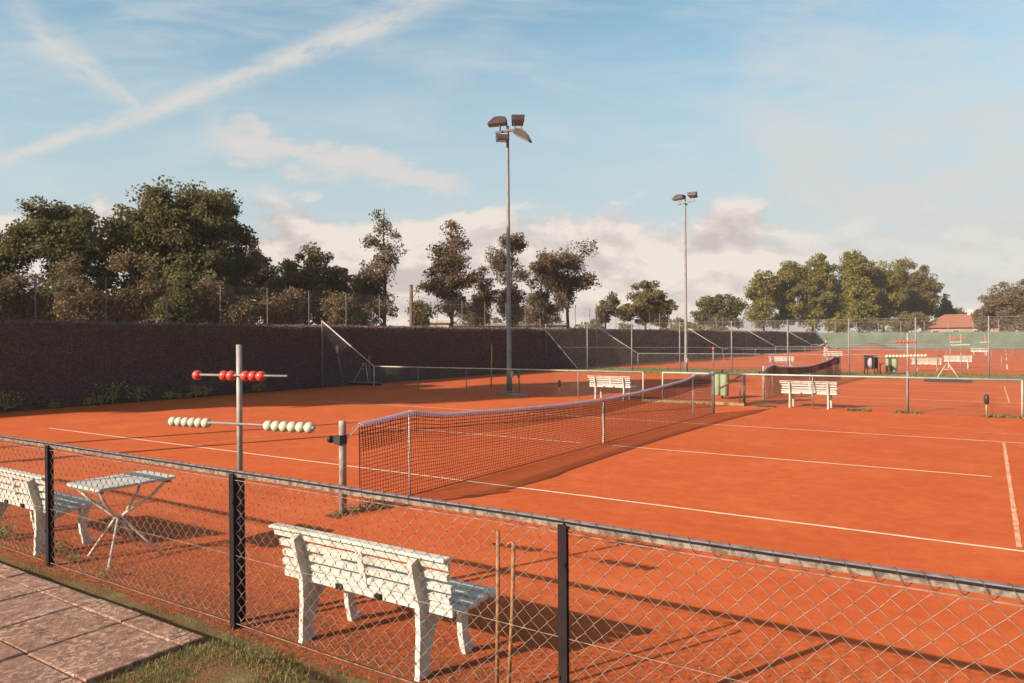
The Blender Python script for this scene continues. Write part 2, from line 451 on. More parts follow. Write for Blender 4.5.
def chain(x0, x1, z0, z1, d, r, n=4, seed=0, dy=.004, jit=.0025, knots=False):
    """woven diamonds: every wire is a zigzag that hooks its neighbours at the bends"""
    rn = random.Random(seed); b = MB(); h = d/2
    cols = int((x1-x0)/h); rows = int((z1-z0)/h)
    J = {}
    def node(c, k):
        if (c, k) not in J:
            J[(c, k)] = (rn.uniform(-jit, jit) + .012*mnoise.noise(Vector((c*.11, k*.16, seed))) * (jit > 0), rn.uniform(-jit, jit) + .012*mnoise.noise(Vector((c*.11, k*.16, seed+7)))*(jit > 0))
        return J[(c, k)]
    for i in range(cols):
        pts = []
        for k in range(rows+1):
            c = i + (k+i) % 2
            a, e = node(c, k)
            s = 1 if (k+i) % 2 else -1
            pts.append((min(max(x0+c*h+a + s*r*.8, x0), x1), dy*s, min(max(z1-k*h+e, z0), z1)))
        b.tube(pts, r, n, cap=False)
        if knots:  # dark beads: shade of the twisted bends put into colour, with some rust
            for q in pts[1:-1]:
                f0 = len(b.f); b.sphere((q[0], q[1]*.3, q[2]), r*1.4, 5, 3, (1.0,1,1.5)); b.k = getattr(b, 'k', []) + list(range(f0, len(b.f)))
    return b
for i in range(len(FX)-1):
    c_ = chain(FX[i]+.02, FX[i+1]-.02, .03, 1.02, .092, .0021, 5, i, knots=True)
    o_ = c_.build('wire_mesh', WIRE, fence, loc=(0,-.012,0), smooth=True); o_.data.materials.append(KNOT)
    for fi in c_.k: o_.data.polygons[fi].material_index = 1

# ------------------------------------------------------------------ benches
def make_bench():
    root = thing('bench', (0,0,0), 'x', 'bench')
    L = .745
    zs = [(.700, -.085), (.628, -.070), (.556, -.052), (.488, -.036)]
    for sgn in (-1, 1):
        x = sgn*.50
        m = MB()
        m.bar([(x,-.005,0),(x,-.010,.03),(x,-.012,.12),(x,.012,.24),(x,.045,.345),(x,.012,.45),(x,-.045,.58),(x,-.092,.705)], .036, [.13,.10,.095,.13,.20,.15,.115,.075], (1,0,0))
        m.bar([(x,-.0,.33),(x,.07,.345),(x,.2,.365),(x,.42,.392)], .052, [.20,.12,.06,.05], (1,0,0))
        m.build('leg', WHITE, root)
        m = MB()
        m.bar([(x,.43,0),(x,.405,.03),(x,.375,.14),(x,.372,.25),(x,.395,.375)], .040, [.12,.07,.062,.07,.10], (1,0,0))
        m.build('leg', WHITE, root)
    for k, (z, y) in enumerate(zs):
        m = MB(); dx = .012*((k*7) % 3-1); h = .0195 if k else .024
        # slat leaning with the back
        a = Vector((0, -.22, .975))
        c = Vector((0, y+.035, z)); o = a*h; q = Vector((0, .013, .003))
        P = []
        for sx_ in (-1,):
            pass
        x0, x1 = -L+dx+ (0 if k == 0 else .025), L+dx-(0 if k == 0 else .03)
        P = [Vector((x0,0,0))+c-o-q, Vector((x1,0,0))+c-o-q, Vector((x1,0,0))+c-o+q, Vector((x0,0,0))+c-o+q,
             Vector((x0,0,0))+c+o-q, Vector((x1,0,0))+c+o-q, Vector((x1,0,0))+c+o+q, Vector((x0,0,0))+c+o+q]
        m.quadbox(P)
        if k == 0:
            m.rbox(x0-.003, x1+.003, y-.020, y+.055, z+.026, z+.048, .006)
        m.build('back_slat', WHITE, root)
    m = MB(); m.bar([(0.03,-.002,.45),(0.03,-.056,.69)], .05, .018, (1,0,0)); m.build('back_batten', WHITE, root)
    for k in range(4):
        y = .03+.105*k; z = .425+.004*k
        m = MB(); m.rbox(-L+.01*(k%2), L-.012*((k+1)%2), y, y+.088, z-.03, z, .006); m.build('seat_slat', WHITE, root)
    m = MB(); m.rbox(-L+.02, L-.03, -.002, .022, .385, .455, .005); m.build('apron', WHITE, root)
    for x in (-.2, .14):
        m = MB(); m.rbox(x-.02, x+.03, -.018, -.002, .39, .425, .003); m.build('bracket', IRON, root)
    return root
BY = FY+.125
bench = make_bench()
G_B = 'white slatted benches around the courts'
bl = [((2.955, BY, 0), 'weathered white slatted bench behind the fence with two rusty rods at its end'),
      ((-1.70, BY, 0), 'white slatted bench behind the fence beside the small white table'),
      ((1.80, 9.19, 0), 'white slatted bench by the low rail in front of the second net'),
      ((-4.25, 9.19, 0), 'white slatted bench by the low rail beyond the near net, left of the gap'),
      ((-5.15, 34.9, 0), 'distant white bench left of the second net, behind the tall wire fence'),
      ((2.72, 34.2, 0), 'distant white bench beside the grass strip, below the counting frame'),
      ((3.95, 39.8, 0), 'distant white bench partly hidden behind the bench on the grass strip'),
      ((-5.4, 52.6, 0), 'small far white bench near the player in front of the dark hedge'),
      ((4.35, 70.6, 0), 'farthest white bench, tiny below the green screen and red roof')]
for i, (loc, lab) in enumerate(bl):
    if i == 0: bench.location = loc; tag(bench, lab, 'bench', G_B)
    else: copy_tree(bench, loc, lab, rz=random.uniform(-.03,.03) if i != 1 else 0, group=G_B)

# ------------------------------------------------------------------ table
tb = thing('folding_table', (-.38, -8.70, 0), 'small white folding table with splayed crossed legs behind the fence', 'table')
def rrect(x0,x1,y0,y1,r,n=4):
    P=[]
    for cx,cy,a in ((x1-r,y0+r,-90),(x1-r,y1-r,0),(x0+r,y1-r,90),(x0+r,y0+r,180)):
        for k in range(n+1):
            t=R_(a+90*k/n); P.append((cx+r*math.cos(t), cy+r*math.sin(t)))
    return P
m = MB(); m.prism(rrect(-.275,.285,-.355,-.003,.04), .700, .725); m.prism(rrect(-.275,.285,.003,.372,.04), .701, .726)
m.build('tabletop', TABLEW, tb)
for y_ in (-.32,.30):
    m = MB(); m.box(-.24,.25,y_,y_+.03,.672,.699); m.build('underframe_rail', STEEL, tb)
for (fx, fy, ux, uy) in ((-.37,-.11,.2,-.30),(.15,-.2,-.2,-.3),(-.29,.31,.2,.31),(.17,.28,-.2,.31)):
    m = MB(); m.tube([(fx,fy,0),(-.05+.02*(1 if fx>0 else -1),.02*(1 if fy>0 else -1),.37),(ux*.6,uy*.7,.56),(ux,uy,.685)], .0125, 8); m.build('leg', WHITE, tb, smooth=True)
m = MB(); m.tube([(-.05,-.045,.37),(-.05,.045,.37)], .02, 8); m.build('leg_joint', STEEL, tb, smooth=True)

# ------------------------------------------------------------------ counting frames
def make_stand(reds=(-.455,-.135,-.055,.105,.188,.271), creams=(-.765,-.682,-.599,-.516,-.433,-.350,.345,.426,.507,.588,.669,.750), near=True):
    POST = POLES
    root = thing('score_counter', (0,0,0), 'x', 'score counter')
    m = MB(); m.tube([(0,0,0),(0,0,1.02)], .030, 10); m.build('sleeve', IRON if near else STEEL, root, True)
    m = MB(); m.tube([(0,0,1.02),(0,0,1.95)], .0195, 10); m.build('pole', POST, root, True)
    for z, x0, x1, tilt, xs, mt in ((1.735, -.47, .54, .012, reds, REDP),
                                (1.395, -.80, .80, .030, creams, CREAMP)):
        m = MB(); m.tube([(x0,-.026,z+tilt*x0),(x1,-.026,z+tilt*x1)], .0085, 8); m.build('bar', STEEL, root, True)
        for x in xs:
            m = MB(); m.sphere((0,0,0), .0365, 16, 10, (1.0,1,1)); m.tube([(-.041,0,0),(.041,0,0)], .013, 8)
            m.build('bead', mt, root, True, loc=(x,-.026,z+tilt*x-.004))
    return root
st = make_stand(); G_S = 'score counting frames with red and white beads'
st.location = (1.81, FY+.085, 0); tag(st, 'nearest score counter, pole on the near fence with rows of red and cream beads', None, G_S)
for loc, lab, rd, cr in (
    ((4.22, 9.12, 0), 'score counter standing at the low rail in front of the second court, on the right', [-.24+.083*i for i in range(6)], [-.47+.080*i for i in range(12)]),
    ((4.35, 34.0, 0), 'distant score counter behind the grass strip near the drag brush', [-.28,-.2,-.115,.05,.135,.22], [-.42+.087*i for i in range(10)]),
    ((2.9, 52.0, 0), 'far score counter in front of the green screen, two courts beyond the grass strip', [-.1+.083*i for i in range(6)], [.05+.087*i for i in range(8)]),
    ((5.1, 52.0, 0), 'farthest score counter, tiny against the green screen', [-.2+.083*i for i in range(6)], [-.3+.087*i for i in range(8)])):
    q = make_stand(rd, cr, False); q.location = loc; q.scale = (1,1,1.05); tag(q, lab, None, G_S)

# ------------------------------------------------------------------ rods beside bench
for x, y, h, lean, lab in ((3.955, -8.96, .915, .01, 'taller rusty rod with a hooked tip beside the near bench, nearer the bench'),
                     (4.075, -8.985, .872, .03, 'shorter rusty rod leaning by the near bench, nearer the fence post')):
    rt = thing('rusty_rod', (x, y, 0), lab, 'metal rod', 'rusty rods by the near bench')
    m = MB(); m.tube([(-lean*1.5,0,0),(-lean*.4,0,h*.55),(0,0,h)], .0115, 7); m.build('rod', RUST, rt, True)
    m = MB(); m.tube([(0,0,h-.01),(-.012,0,h+.002),(-.035,-.004,h-.008),(-.045,-.004,h-.025)], .006, 6); m.build('hook', RUST, rt, True)

# ------------------------------------------------------------------ net
def net_top(u):
    P = [(-6.14,1.005),(-5.19,1.075),(-4.6,.985),(-3,.915),(-1.4,.865),(.17,.84),(1.7,.87),(3,.92),(4.4,.985),(5.15,1.075),(5.7,1.04),(6.32,1.06)]
    for (a, za), (b, zb) in zip(P, P[1:]):
        if u <= b:
            t = (u-a)/(b-a); return za+(zb-za)*t
    return P[-1][1]
def strand_mesh(paths, r):
    """many thin triangular strands at once"""
    V=[]; F=[]; n0=0
    offs=[np.array([math.cos(k*2.094+.5), math.sin(k*2.094+.5)])*r for k in range(3)]
    for axis, P in paths:
        P=np.array(P); n=len(P)
        for o in offs:
            Q=P.copy()
            if axis=='h': Q[:,0]+=o[0]; Q[:,2]+=o[1]
            else: Q[:,0]+=o[0]; Q[:,1]+=o[1]
            V.append(Q)
        i=np.arange(n-1)
        for k in range(3):
            a=n0+k*n; b=n0+((k+1)%3)*n
            F.append(np.stack([a+i,b+i,b+i+1,a+i+1],1))
        n0+=3*n
    return np.concatenate(V), np.concatenate(F)
def net_x(u, f): # soft billow
    return .02*math.sin(u*2.1+f*2)*f*(1-f)*4 + .03*f*(1-f)*math.sin(u*.7) + (.05*(1-f)**3)
def make_net():
    root = thing('tennis_net', (0,0,0), 'x', 'net')
    u0_, u1_ = -6.14, 6.33
    us = np.arange(u0_, u1_, .044); rows = 23
    paths = []
    for i, u in enumerate(us):
        zt = net_top(u)-.02
        paths.append(('v', [(net_x(u,f)+.002*math.sin(i*1.7), u, .012+(zt-.012)*f) for f in np.linspace(0,1,9)]))
    for k in range(rows):
        f = k/(rows-1)
        paths.append(('h', [(net_x(u,f), u, .012+(net_top(u)-.032)*f + .0025*math.sin(u*40)) for u in np.linspace(u0_,u1_,170)]))
    # second layer over the upper part
    for u in us[::1]:
        zt = net_top(u)-.02
        paths.append(('v', [(net_x(u,f)+.022, u+.015, zt*f) for f in (.70,.85,1)]))
    for k in range(6):
        f = .70+.3*k/6
        paths.append(('h', [(net_x(u,f)+.022, u, (net_top(u)-.02)*f+.008) for u in np.linspace(u0_,u1_,170)]))
    V, F = strand_mesh(paths, .0034); link('netting', np_mesh('netting', V, F), NETM, root)
    m = MB(); U = np.linspace(u0_,u1_,150)
    # folded tape: two faces and a rounded top
    b = len(m.v)
    for u in U:
        z = net_top(u)+.004*math.sin(u*9)*.6
        for dx, dz in ((-.014,-.050),(-.017,-.02),(-.008,.004),(.008,.004),(.017,-.02),(.014,-.050)):
            m.v.append((net_x(u,1)+dx, u, z+dz))
    for i in range(len(U)-1):
        for k in range(5): m.f.append((6*i+k, 6*i+k+1, 6*i+k+7, 6*i+k+6))
    m.build('top_tape', TAPE, root, True)
    m = MB(); m.box(-.012, .012, .142, .198, 0, .845); m.build('centre_strap', STRAP, root)
    m = MB(); m.tube([(.005,u0_,0.01),(0,u0_,1.0)], .006, 5); m.tube([(.0,u,.010) for u in np.linspace(u0_,u1_,60)], .006, 5); m.build('edge_cord', NETM, root)
    # near post with crank, far post
    m = MB(); m.tube([(0,-6.4,0),(0,-6.4,1.04),(0,-6.4,1.06)], [.043,.043,.036], 16); m.build('net_post', CONC, root, True)
    m = MB(); m.tube([(0,6.42,0),(0,6.42,1.07),(0,6.42,1.09)], [.043,.043,.036], 16); m.build('net_post', STEEL, root, True)
    m = MB(); m.tube([(0,-6.4,.80),(0,-6.4,.90)], .052, 16); m.rbox(-.05,.05,-6.49,-6.40,.80,.90,.01); m.build('winch', BLACKP, root)
    m = MB(); m.tube([(-.05,-6.45,.85),(-.13,-6.47,.85)], .012, 8); m.tube([(-.10,-6.47,.85),(-.135,-6.47,.85)], .042, 14); m.build('crank', BLACKP, root, True)
    m = MB(); m.tube([(0,-6.14,.975),(0,-6.2,.93),(0,-6.36,.83)], .006, 5); m.tube([(.0,-6.14,1.0),(0,-6.24,.95),(.05,-6.36,.87)], .004, 5)
    m.tube([(-.045,-6.41,.84),(-.02,-6.39,1.065),(.045,-6.38,.86)], .006, 5); m.build('cable', STRAP, root)
    return root
net = make_net(); net.location = (.04, 0, 0); G_N = 'tennis nets'
tag(net, 'long near tennis net with a purple-grey top tape and weathered crank post', None, G_N)
net2 = copy_tree(net, (0, 17.8, 0), 'second tennis net farther away behind the low white rail', group=G_N)
def stick(y, yo, lab, x=-.03):
    s = thing('singles_stick', (x, y, 0), lab, 'net stick', 'white sticks that prop up the nets')
    m = MB(); m.tube([(0,0,0),(0,0,1.0)], .0125, 8); m.build('stick', POLEW, s, True)
    m = MB(); m.sphere((.012,0,1.03), .036, 10, 7, (1,1,1.25)); m.build('cap', TAPE, s, True)
stick(-5.19, 0, 'white stick propping the near net beside the crank post')
stick(5.15, 0, 'white stick propping the far end of the near net')
stick(17.8-5.26, 0, 'white stick propping the near end of the second net')
stick(17.8+5.15, 0, 'white stick propping the far end of the second net')

# dry leaf litter piled along the near end of the net
rn = random.Random(8); V=[]; F=[]
def scatter_leaf(cx, cy, cz, s, rn, V, F, flat=.5):
    a = rn.uniform(0, 6.28); ti = rn.uniform(-flat, flat); e = Vector((math.cos(a), math.sin(a), ti)).normalized()
    n = Vector((rn.uniform(-flat,flat), rn.uniform(-flat,flat), 1)).normalized(); q = n.cross(e).normalized()
    c = Vector((cx,cy,cz)); b = len(V)
    for k in ((-1,0),(0,-.55),(1,0),(0,.55)): V.append(tuple(c+e*k[0]*s+q*k[1]*s))
    F.append((b,b+1,b+2,b+3))
for i in range(2200):
    y = rn.uniform(-6.6,-5.3); x = rn.gauss(.04,.10+.05*math.sin(y*6)); scatter_leaf(x,y,.006+.02*rn.random()*max(0,1-abs(x)/.2),rn.uniform(.008,.02),rn,V,F)
for i in range(2600):
    x = rn.uniform(-3,5.5); y = rn.triangular(-9.2,-7.6,-9.1); scatter_leaf(x,y,.006+.006*rn.random(),rn.uniform(.005,.013),rn,V,F)
CV=[]; CF=[]
for i in range(5200):
    x = rn.uniform(-3.2,6.4); y = -9.2+abs(rn.gauss(0,.75)); r = rn.uniform(.002,.0075)*(1 if y > -8.8 else 1.4); b = len(CV)
    for k in range(4): CV.append((x+r*math.cos(k*1.571+i)*rn.uniform(.7,1.2), y+r*math.sin(k*1.571+i)*rn.uniform(.7,1.2), .0))
    CV.append((x+r*.2, y-r*.1, r*rn.uniform(.7,1.3)))
    for k in range(4): CF.append((b+k, b+(k+1)%4, b+4))
tag(link('clay_crumbs', np_mesh('clay_crumbs', np.array(CV), np.array(CF)), CLAY), 'loose clay crumbs scattered inside the near fence', 'clay crumbs', kind='stuff')
lm = np_mesh('leaf_litter', np.array(V), np.array(F)); tag(link('leaf_litter', lm, LITTER), 'scattered dry leaves and crumbs on the clay by the near fence and net', 'leaf litter', kind='stuff')

# ------------------------------------------------------------------ grass and weeds
def blades(pts, hmin, hmax, w, rn):
    V=[]; F=[]
    for (x,y,z) in pts:
        h=rn.uniform(hmin,hmax); a=rn.uniform(0,6.283); l=rn.uniform(.1,.7)*h; dx,dy=math.cos(a),math.sin(a); px,py=-dy*w/2,dx*w/2
        b=len(V)
        V+= [(x-px,y-py,z),(x+px,y+py,z),(x+dx*l*.4+px*.8,y+dy*l*.4+py*.8,z+h*.6),(x+dx*l*.4-px*.8,y+dy*l*.4-py*.8,z+h*.6),(x+dx*l+px*.1,y+dy*l+py*.1,z+h),(x+dx*l-px*.1,y+dy*l-py*.1,z+h)]
        F+= [(b,b+1,b+2,b+3),(b+3,b+2,b+4,b+5)]
    return np.array(V), np.array(F)
rn = random.Random(21); pts=[]
while len(pts) < 26000:
    x = rn.uniform(-1.5, 4.4); y = rn.uniform(-10.6, -9.16)
    if x < 2.07 and y < -9.49: continue
    d = mnoise.noise(Vector((x*2.3,y*2.3,5)))
    k = .22 if y > -9.36 else .9
    if x < 2.0: k = .10
    if rn.random() > k*max(0,.42+1.7*d): continue
    pts.append((x,y,0.0))
pts = [(x, y, bank_z(x, y)-.004) for x, y, z in pts]
V,F = blades(pts, .010, .038, .0045, rn); tag(link('grass', np_mesh('grass',V,F), GRASSM), 'short yellowing grass on the bank beside the pavement and below the fence', 'grass', kind='stuff')
rn = random.Random(22); pts=[]
while len(pts) < 9000:
    x = rn.uniform(-17.2, 14); y = rn.uniform(25.2, 32.3)
    if mnoise.noise(Vector((x*.8,y*.8,5))) < -.15: continue
    pts.append((x,y,0.0))
for i in range(5000):
    x = rn.uniform(-3.0,6.8)
    if mnoise.noise(Vector((x*1.1,3.3,0))) < .12: continue
    pts.append((x, 9.05+rn.gauss(0,.09), -.02))
V,F = blades(pts, .03, .10, .03, rn); tag(link('strip_grass', np_mesh('strip_grass',V,F), GRASSM), 'low rough grass on the strip between the court blocks', 'grass', kind='stuff')
# weeds
def weed(x, y, s, lab, seed, leaves=26):
    rn = random.Random(seed); root = thing('weed', (x,y,0), lab, 'plant')
    V=[]; F=[]
    for i in range(leaves):
        a=rn.uniform(0,6.28); r=s*rn.uniform(.05,.9); scatter_leaf(r*math.cos(a), r*math.sin(a), s*rn.uniform(.1,.9), s*rn.uniform(.12,.26), rn, V, F, .9)
    link('foliage', np_mesh('foliage', np.array(V), np.array(F)), WEEDM, root)
    m = MB()
    for i in range(5):
        a=rn.uniform(0,6.28); m.tube([(0,0,0),(s*.4*math.cos(a),s*.4*math.sin(a),s*.6)], .0025, 4)
    m.build('stem', WEEDM, root)
weed(.02,-9.06,.10,'small green weed under the fence wire in front of the table legs',1)
weed(-1.02,-8.93,.15,'leafy green weed by the leg of the bench beside the table',2,40)
weed(-.63,-9.0,.10,'green weed between the table feet and the fence post',3)
weed(-2.0,-9.0,.16,'green weed growing under the bench at the left edge',4,40)

# ------------------------------------------------------------------ floodlights
def make_head(root, loc, yaw, tilt, up):
    m = MB(); 
    prof = [(-.30,.0),(-.30,.20),(-.10,.25),(.12,.23),(.38,.05),(.38,.0)]
    rot = Matrix.Rotation(yaw,3,'Z') @ Matrix.Rotation(tilt,3,'Y')
    T = lambda p: tuple(Vector(loc)+rot@Vector(p))
    b=0; n=len(prof); wid=[.22,.24,.24,.24,.21,.21]
    for s in (-1,1):
        for (x,z),w in zip(prof,wid): m.v.append(T((x,s*w,z)))
    m.f.append(tuple(range(n))); m.f.append(tuple(reversed(range(n,2*n))))
    for i in range(n): m.f.append((i+n,(i+1)%n+n,(i+1)%n,i))
    h = m.build('lamp_head', LAMPB, root)
    g = MB(); g.quadbox([T(p) for p in ((-.26,-.19,-.015),(.34,-.18,-.015),(.34,.18,-.015),(-.26,.19,-.015),(-.26,-.19,-.003),(.34,-.18,-.003),(.34,.18,-.003),(-.26,.19,-.003))]); g.build('lens', GLASS, h)
    k = MB(); base = Vector(loc)+Vector((0,0,-.0)); 
    for s in (-1,1): k.tube([T((-.05,s*.15,.02)), tuple(Vector(loc)+rot@Vector((-.05,s*.10,-.0)) + Vector((0,0,-up*.26)))], .016, 6)
    k.build('bracket', STEEL, h)
def make_mast():
    root = thing('floodlight_mast', (0,0,0), 'x', 'floodlight')
    m = MB(); m.tube([(0,0,0),(0,0,.9),(0,0,.92),(0,0,9.85),(0,0,9.97)], [.105,.10,.088,.052,.050], 14); m.build('mast', STEEL, root, True)
    m = MB(); m.rbox(-.2,.2,-.2,.2,0,.03,.01); m.build('base_plate', STEEL, root)
    m = MB(); m.rbox(.085,.15,-.06,.06,.55,.8,.008); m.build('cable_box', POLEW, root)
    a = Vector((.833,.553,0)); b = Vector((-.553,.833,0))
    m = MB(); m.bar([tuple(-a*.45+Vector((0,0,9.72))), tuple(a*.55+Vector((0,0,9.86)))], .09, .07, (-.553,.833,0)); m.bar([tuple(-b*.3+a*.02+Vector((0,0,9.72))), tuple(b*.3+a*.02+Vector((0,0,9.72)))], .07,.06,(.833,.553,0)); m.build('cross_arm', STEEL, root)
    ya = math.atan2(a.y,a.x); yb = math.atan2(b.y,b.x)
    c = Vector((0,0,9.86))
    make_head(root, tuple(-a*.33+Vector((0,0,10.02))), ya+math.pi-.15, .06, 1)
    make_head(root, tuple(a*.38+b*.15+Vector((0,0,10.14))), yb+.05, .05, 1)
    make_head(root, tuple(-a*.18-b*.2+Vector((0,0,9.36))), yb+math.pi+.1, .12, -1)
    make_head(root, tuple(a*.50-b*.05+Vector((0,0,9.52))), ya-.25, .50, -1)
    return root
mast = make_mast(); mast.scale = (1,1,.978); G_F = 'tall floodlight masts along the courts'
mast.location = (-8.84, 10.25, 0); tag(mast, 'tall floodlight mast with four lamp heads by the low rail beyond the near net', None, G_F)
copy_tree(mast, (-8.73, 28.07, 0), 'farther floodlight mast with two lamp heads, rising from the grass strip', rz=-.5, group=G_F)
fm = [o for o in COL.objects if o.get('label','').startswith('farther floodlight')][0]
for hd_ in [c for c in children(fm) if c.name.startswith('lamp_head')][2:]:
    for c in children(hd_): bpy.data.objects.remove(c)
    bpy.data.objects.remove(hd_)
copy_tree(mast, (-7.80, -7.6, 0), 'floodlight mast outside the frame whose thin shadow crosses the near court', group=G_F)
sp = thing('wooden_pole', (-10.7, -9.0, 0), 'bare wooden pole outside the frame whose thin shadow crosses the near court', 'pole')
m = MB(); m.tube([(0,0,0),(0,0,8.3)], [.10,.07], 10); m.build('shaft', DWOOD, sp, True); m = MB(); m.tube([(0,0,8.3),(0,0,8.36)], [.09,.03], 10); m.build('cap', STEEL, sp, True)

# ------------------------------------------------------------------ low dividers
def low_fence(name, lab, y, x0, x1, step, wing=False, x_posts=None, mesh=True, mat=POLEW, r=.022, h=.905, tall=2.79, endl=True, endr=True, cell=.055):
    root = thing(name, (0, y, 0), lab, 'fence', 'low rail fences dividing the courts')
    m = MB(); m.tube([(x0,0,h),(x1,0,h)], r, 8); m.build('rail', mat, root, True)
    xs = x_posts
    if xs is None:
        n = max(1, round((x1-x0)/step)); xs = [x0+(x1-x0)*i/n for i in range(n+1)]
    for x in xs:
        e = (x == xs[0] and endl) or (x == xs[-1] and endr)
        m = MB(); m.tube([(x,0,0),(x,0,h-.005)], r if e else r*.75, 7); m.build('post', mat if e else STEEL, root, True)
    if wing:
        xa, xb = -17.42, x0
        m = MB(); m.tube([(xa,0,0),(xa,0,tall)], .03 if tall < 3 else .055, 8); m.build('tall_post', STEEL, root, True)
        m = MB(); m.tube([(xa,0,2.75),(xb,0,h)], .024, 8); m.build('sloping_rail', POLEW, root, True)
        if mesh:
            c = chain(xa, xb, .03, 2.7, .07, .0016, 3, 5, .002, 0)
            c.v = [(x, yy, min(z, 2.75+(h-2.75)*(x-xa)/(xb-xa))) for x, yy, z in c.v]
            c.build('wire_mesh', WIREF, root)
    if mesh:
        proto = None
        for a, b in zip(xs, xs[1:]):
            if proto is None or abs((b-a)-pw) > .05:
                proto = chain(0, b-a, .03, h-.02, cell, .0015, 3, 5, .002, 0).build('wire_mesh', WIREF, root, loc=(a,0,0)); pw = b-a
            else:
                o = proto.copy(); COL.objects.link(o); o.location = (a,0,0); o.parent = root
    return root
low_fence('rail_fence', 'low pale rail fence running from the sloping wing at the dark hedge to the gap', 9.05, -14.47, -3.04, 2.28, True)
low_fence('rail_fence', 'low white rail fence right of the gap, in front of the second court', 9.05, -2.40, 6.64, 2.3, False, x_posts=[-2.40,-.05,1.93,4.22,6.64])
low_fence('rail_fence', 'low rail fence along the far edge of the grass strip', 34.0, -14.3, 12, 2.9, True, mat=STEEL, tall=4.35)
low_fence('rail_fence', 'distant low rail fence between the two courts behind the grass strip', 52.0, -14.3, 14, 2.9, True, mesh=False, mat=STEEL)
low_fence('rail_fence', 'far low rail fence with a sloping wing by the standing player', 70.0, -14.3, 16, 2.9, True, mesh=False, mat=STEEL)
low_fence('rail_fence', 'farthest low rail fence in front of the green screen', 88.0, -14.3, 18, 2.9, True, mesh=False, mat=STEEL)

# tall wire fence in the grass strip
tf = thing('wire_fence', (0,27.3,0), 'tall chain-link fence on thin steel posts across the grass strip', 'fence')
tx = [-17.5+2.9*i for i in range(13)]
for x in tx:
    m = MB(); m.tube([(x,0,0),(x,0,2.84)], .034, 8); m.build('post', STEEL, tf, True)
for z in (.05, 1.4, 2.80):
    m = MB(); m.tube([(tx[0],0,z),(tx[-1],0,z)], .006, 5); m.build('tension_wire', STEEL, tf)
m = MB(); m.tube([(tx[0],0,2.45),(tx[0]+2.3,0,.05)], .028, 8); m.build('brace', STEEL, tf, True)
pr = chain(0, 2.9, .05, 2.8, .065, .0013, 3, 5, .002, 0).build('wire_mesh', WIREF, tf, loc=(tx[0],.03,0))
for x in tx[1:-1]:
    o = pr.copy(); COL.objects.link(o); o.location = (x,.03,0); o.parent = tf

# ------------------------------------------------------------------ boundary fence with shade cloth
bf = thing('boundary_fence', (-18.5, 0, 0), 'tall thin-wired boundary fence rising behind the dark clipped hedge', 'fence')
STEP = 2.15; ys = [-29.4+STEP*i for i in range(64)]; ys = [y for y in ys if y < 106.2]
for y in ys:
    m = MB(); m.tube([(0,0,0),(0,0,4.08)], .017, 6); m.build('post', RAILT if y < 30 else STEEL, bf, True, loc=(0,y,0))
# clipped hedge on the court side of the fence: a rough twiggy core under a skin of small leaves
hd = thing('clipped_hedge', (-17.5, 0, 0), 'long dark straight-clipped hedge along the left side of the courts', 'hedge')
HT = 2.60
def hedge_x(y, z): return .10*mnoise.noise(Vector((y*.45, z*.9, 4))) + .05*mnoise.noise(Vector((y*1.7, z*1.7, 9)))
def hedge_top(y): return HT + .05*mnoise.noise(Vector((y*.35, 0, 2))) + .03*mnoise.noise(Vector((y*2.2, 0, 7)))
V=[]; F=[]; yv = np.arange(-29, 106.3, .45); nz_ = 8
for y in yv:
    col_ = [(-.95+.10*k_, y, hedge_top(y)-.13+.03*mnoise.noise(Vector((y*3,k_,1)))) for k_ in range(0,1)]
    for k_ in range(nz_+1):
        z = (hedge_top(y)-.10)*k_/nz_; V.append((-.07+hedge_x(y,z), y, z))
    V.append((-.85, y, hedge_top(y)-.10)); V.append((-.9, y, 0))
m_ = nz_+3
for i in range(len(yv)-1):
    for k_ in range(m_-1): F.append((i*m_+k_, (i+1)*m_+k_, (i+1)*m_+k_+1, i*m_+k_+1))
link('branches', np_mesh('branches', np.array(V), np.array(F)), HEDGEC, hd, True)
rng = np.random.default_rng(77); Pl=[]; Sz=[]
for y0h, y1h, dens, sz in ((-12, 20, 800, .028), (20, 45, 420, .040), (45, 106.2, 160, .07)):
    n_ = int((y1h-y0h)*HT*dens); yy = rng.uniform(y0h, y1h, n_); zz = HT*rng.random(n_)
    for y, z in zip(yy, zz):
        top = hedge_top(y); z = z*top/HT
        Pl.append((hedge_x(y,z)+rng.normal()*.045-.01, y, z)); Sz.append(sz)
    n_ = int((y1h-y0h)*.8*dens*.5); 
    for y, x in zip(rng.uniform(y0h, y1h, n_), rng.uniform(-.85, .02, n_)):
        Pl.append((x, y, hedge_top(y)-.06+rng.normal()*.035)); Sz.append(sz)
Pl=np.array(Pl); Sz=np.array(Sz)[:,None]; n_=len(Pl)
A_=rng.normal(size=(n_,3)); A_/=np.linalg.norm(A_,axis=1,keepdims=True); B_=np.cross(A_,rng.normal(size=(n_,3))); B_/=np.linalg.norm(B_,axis=1,keepdims=True)
S_=Sz*(.6+.8*rng.random((n_,1)))
V=np.stack([Pl-A_*S_, Pl-B_*S_*.6, Pl+A_*S_, Pl+B_*S_*.6],1).reshape(-1,3)
link('foliage', np_mesh('foliage', V, np.arange(n_*4).reshape(-1,4)), HEDGEL, hd)
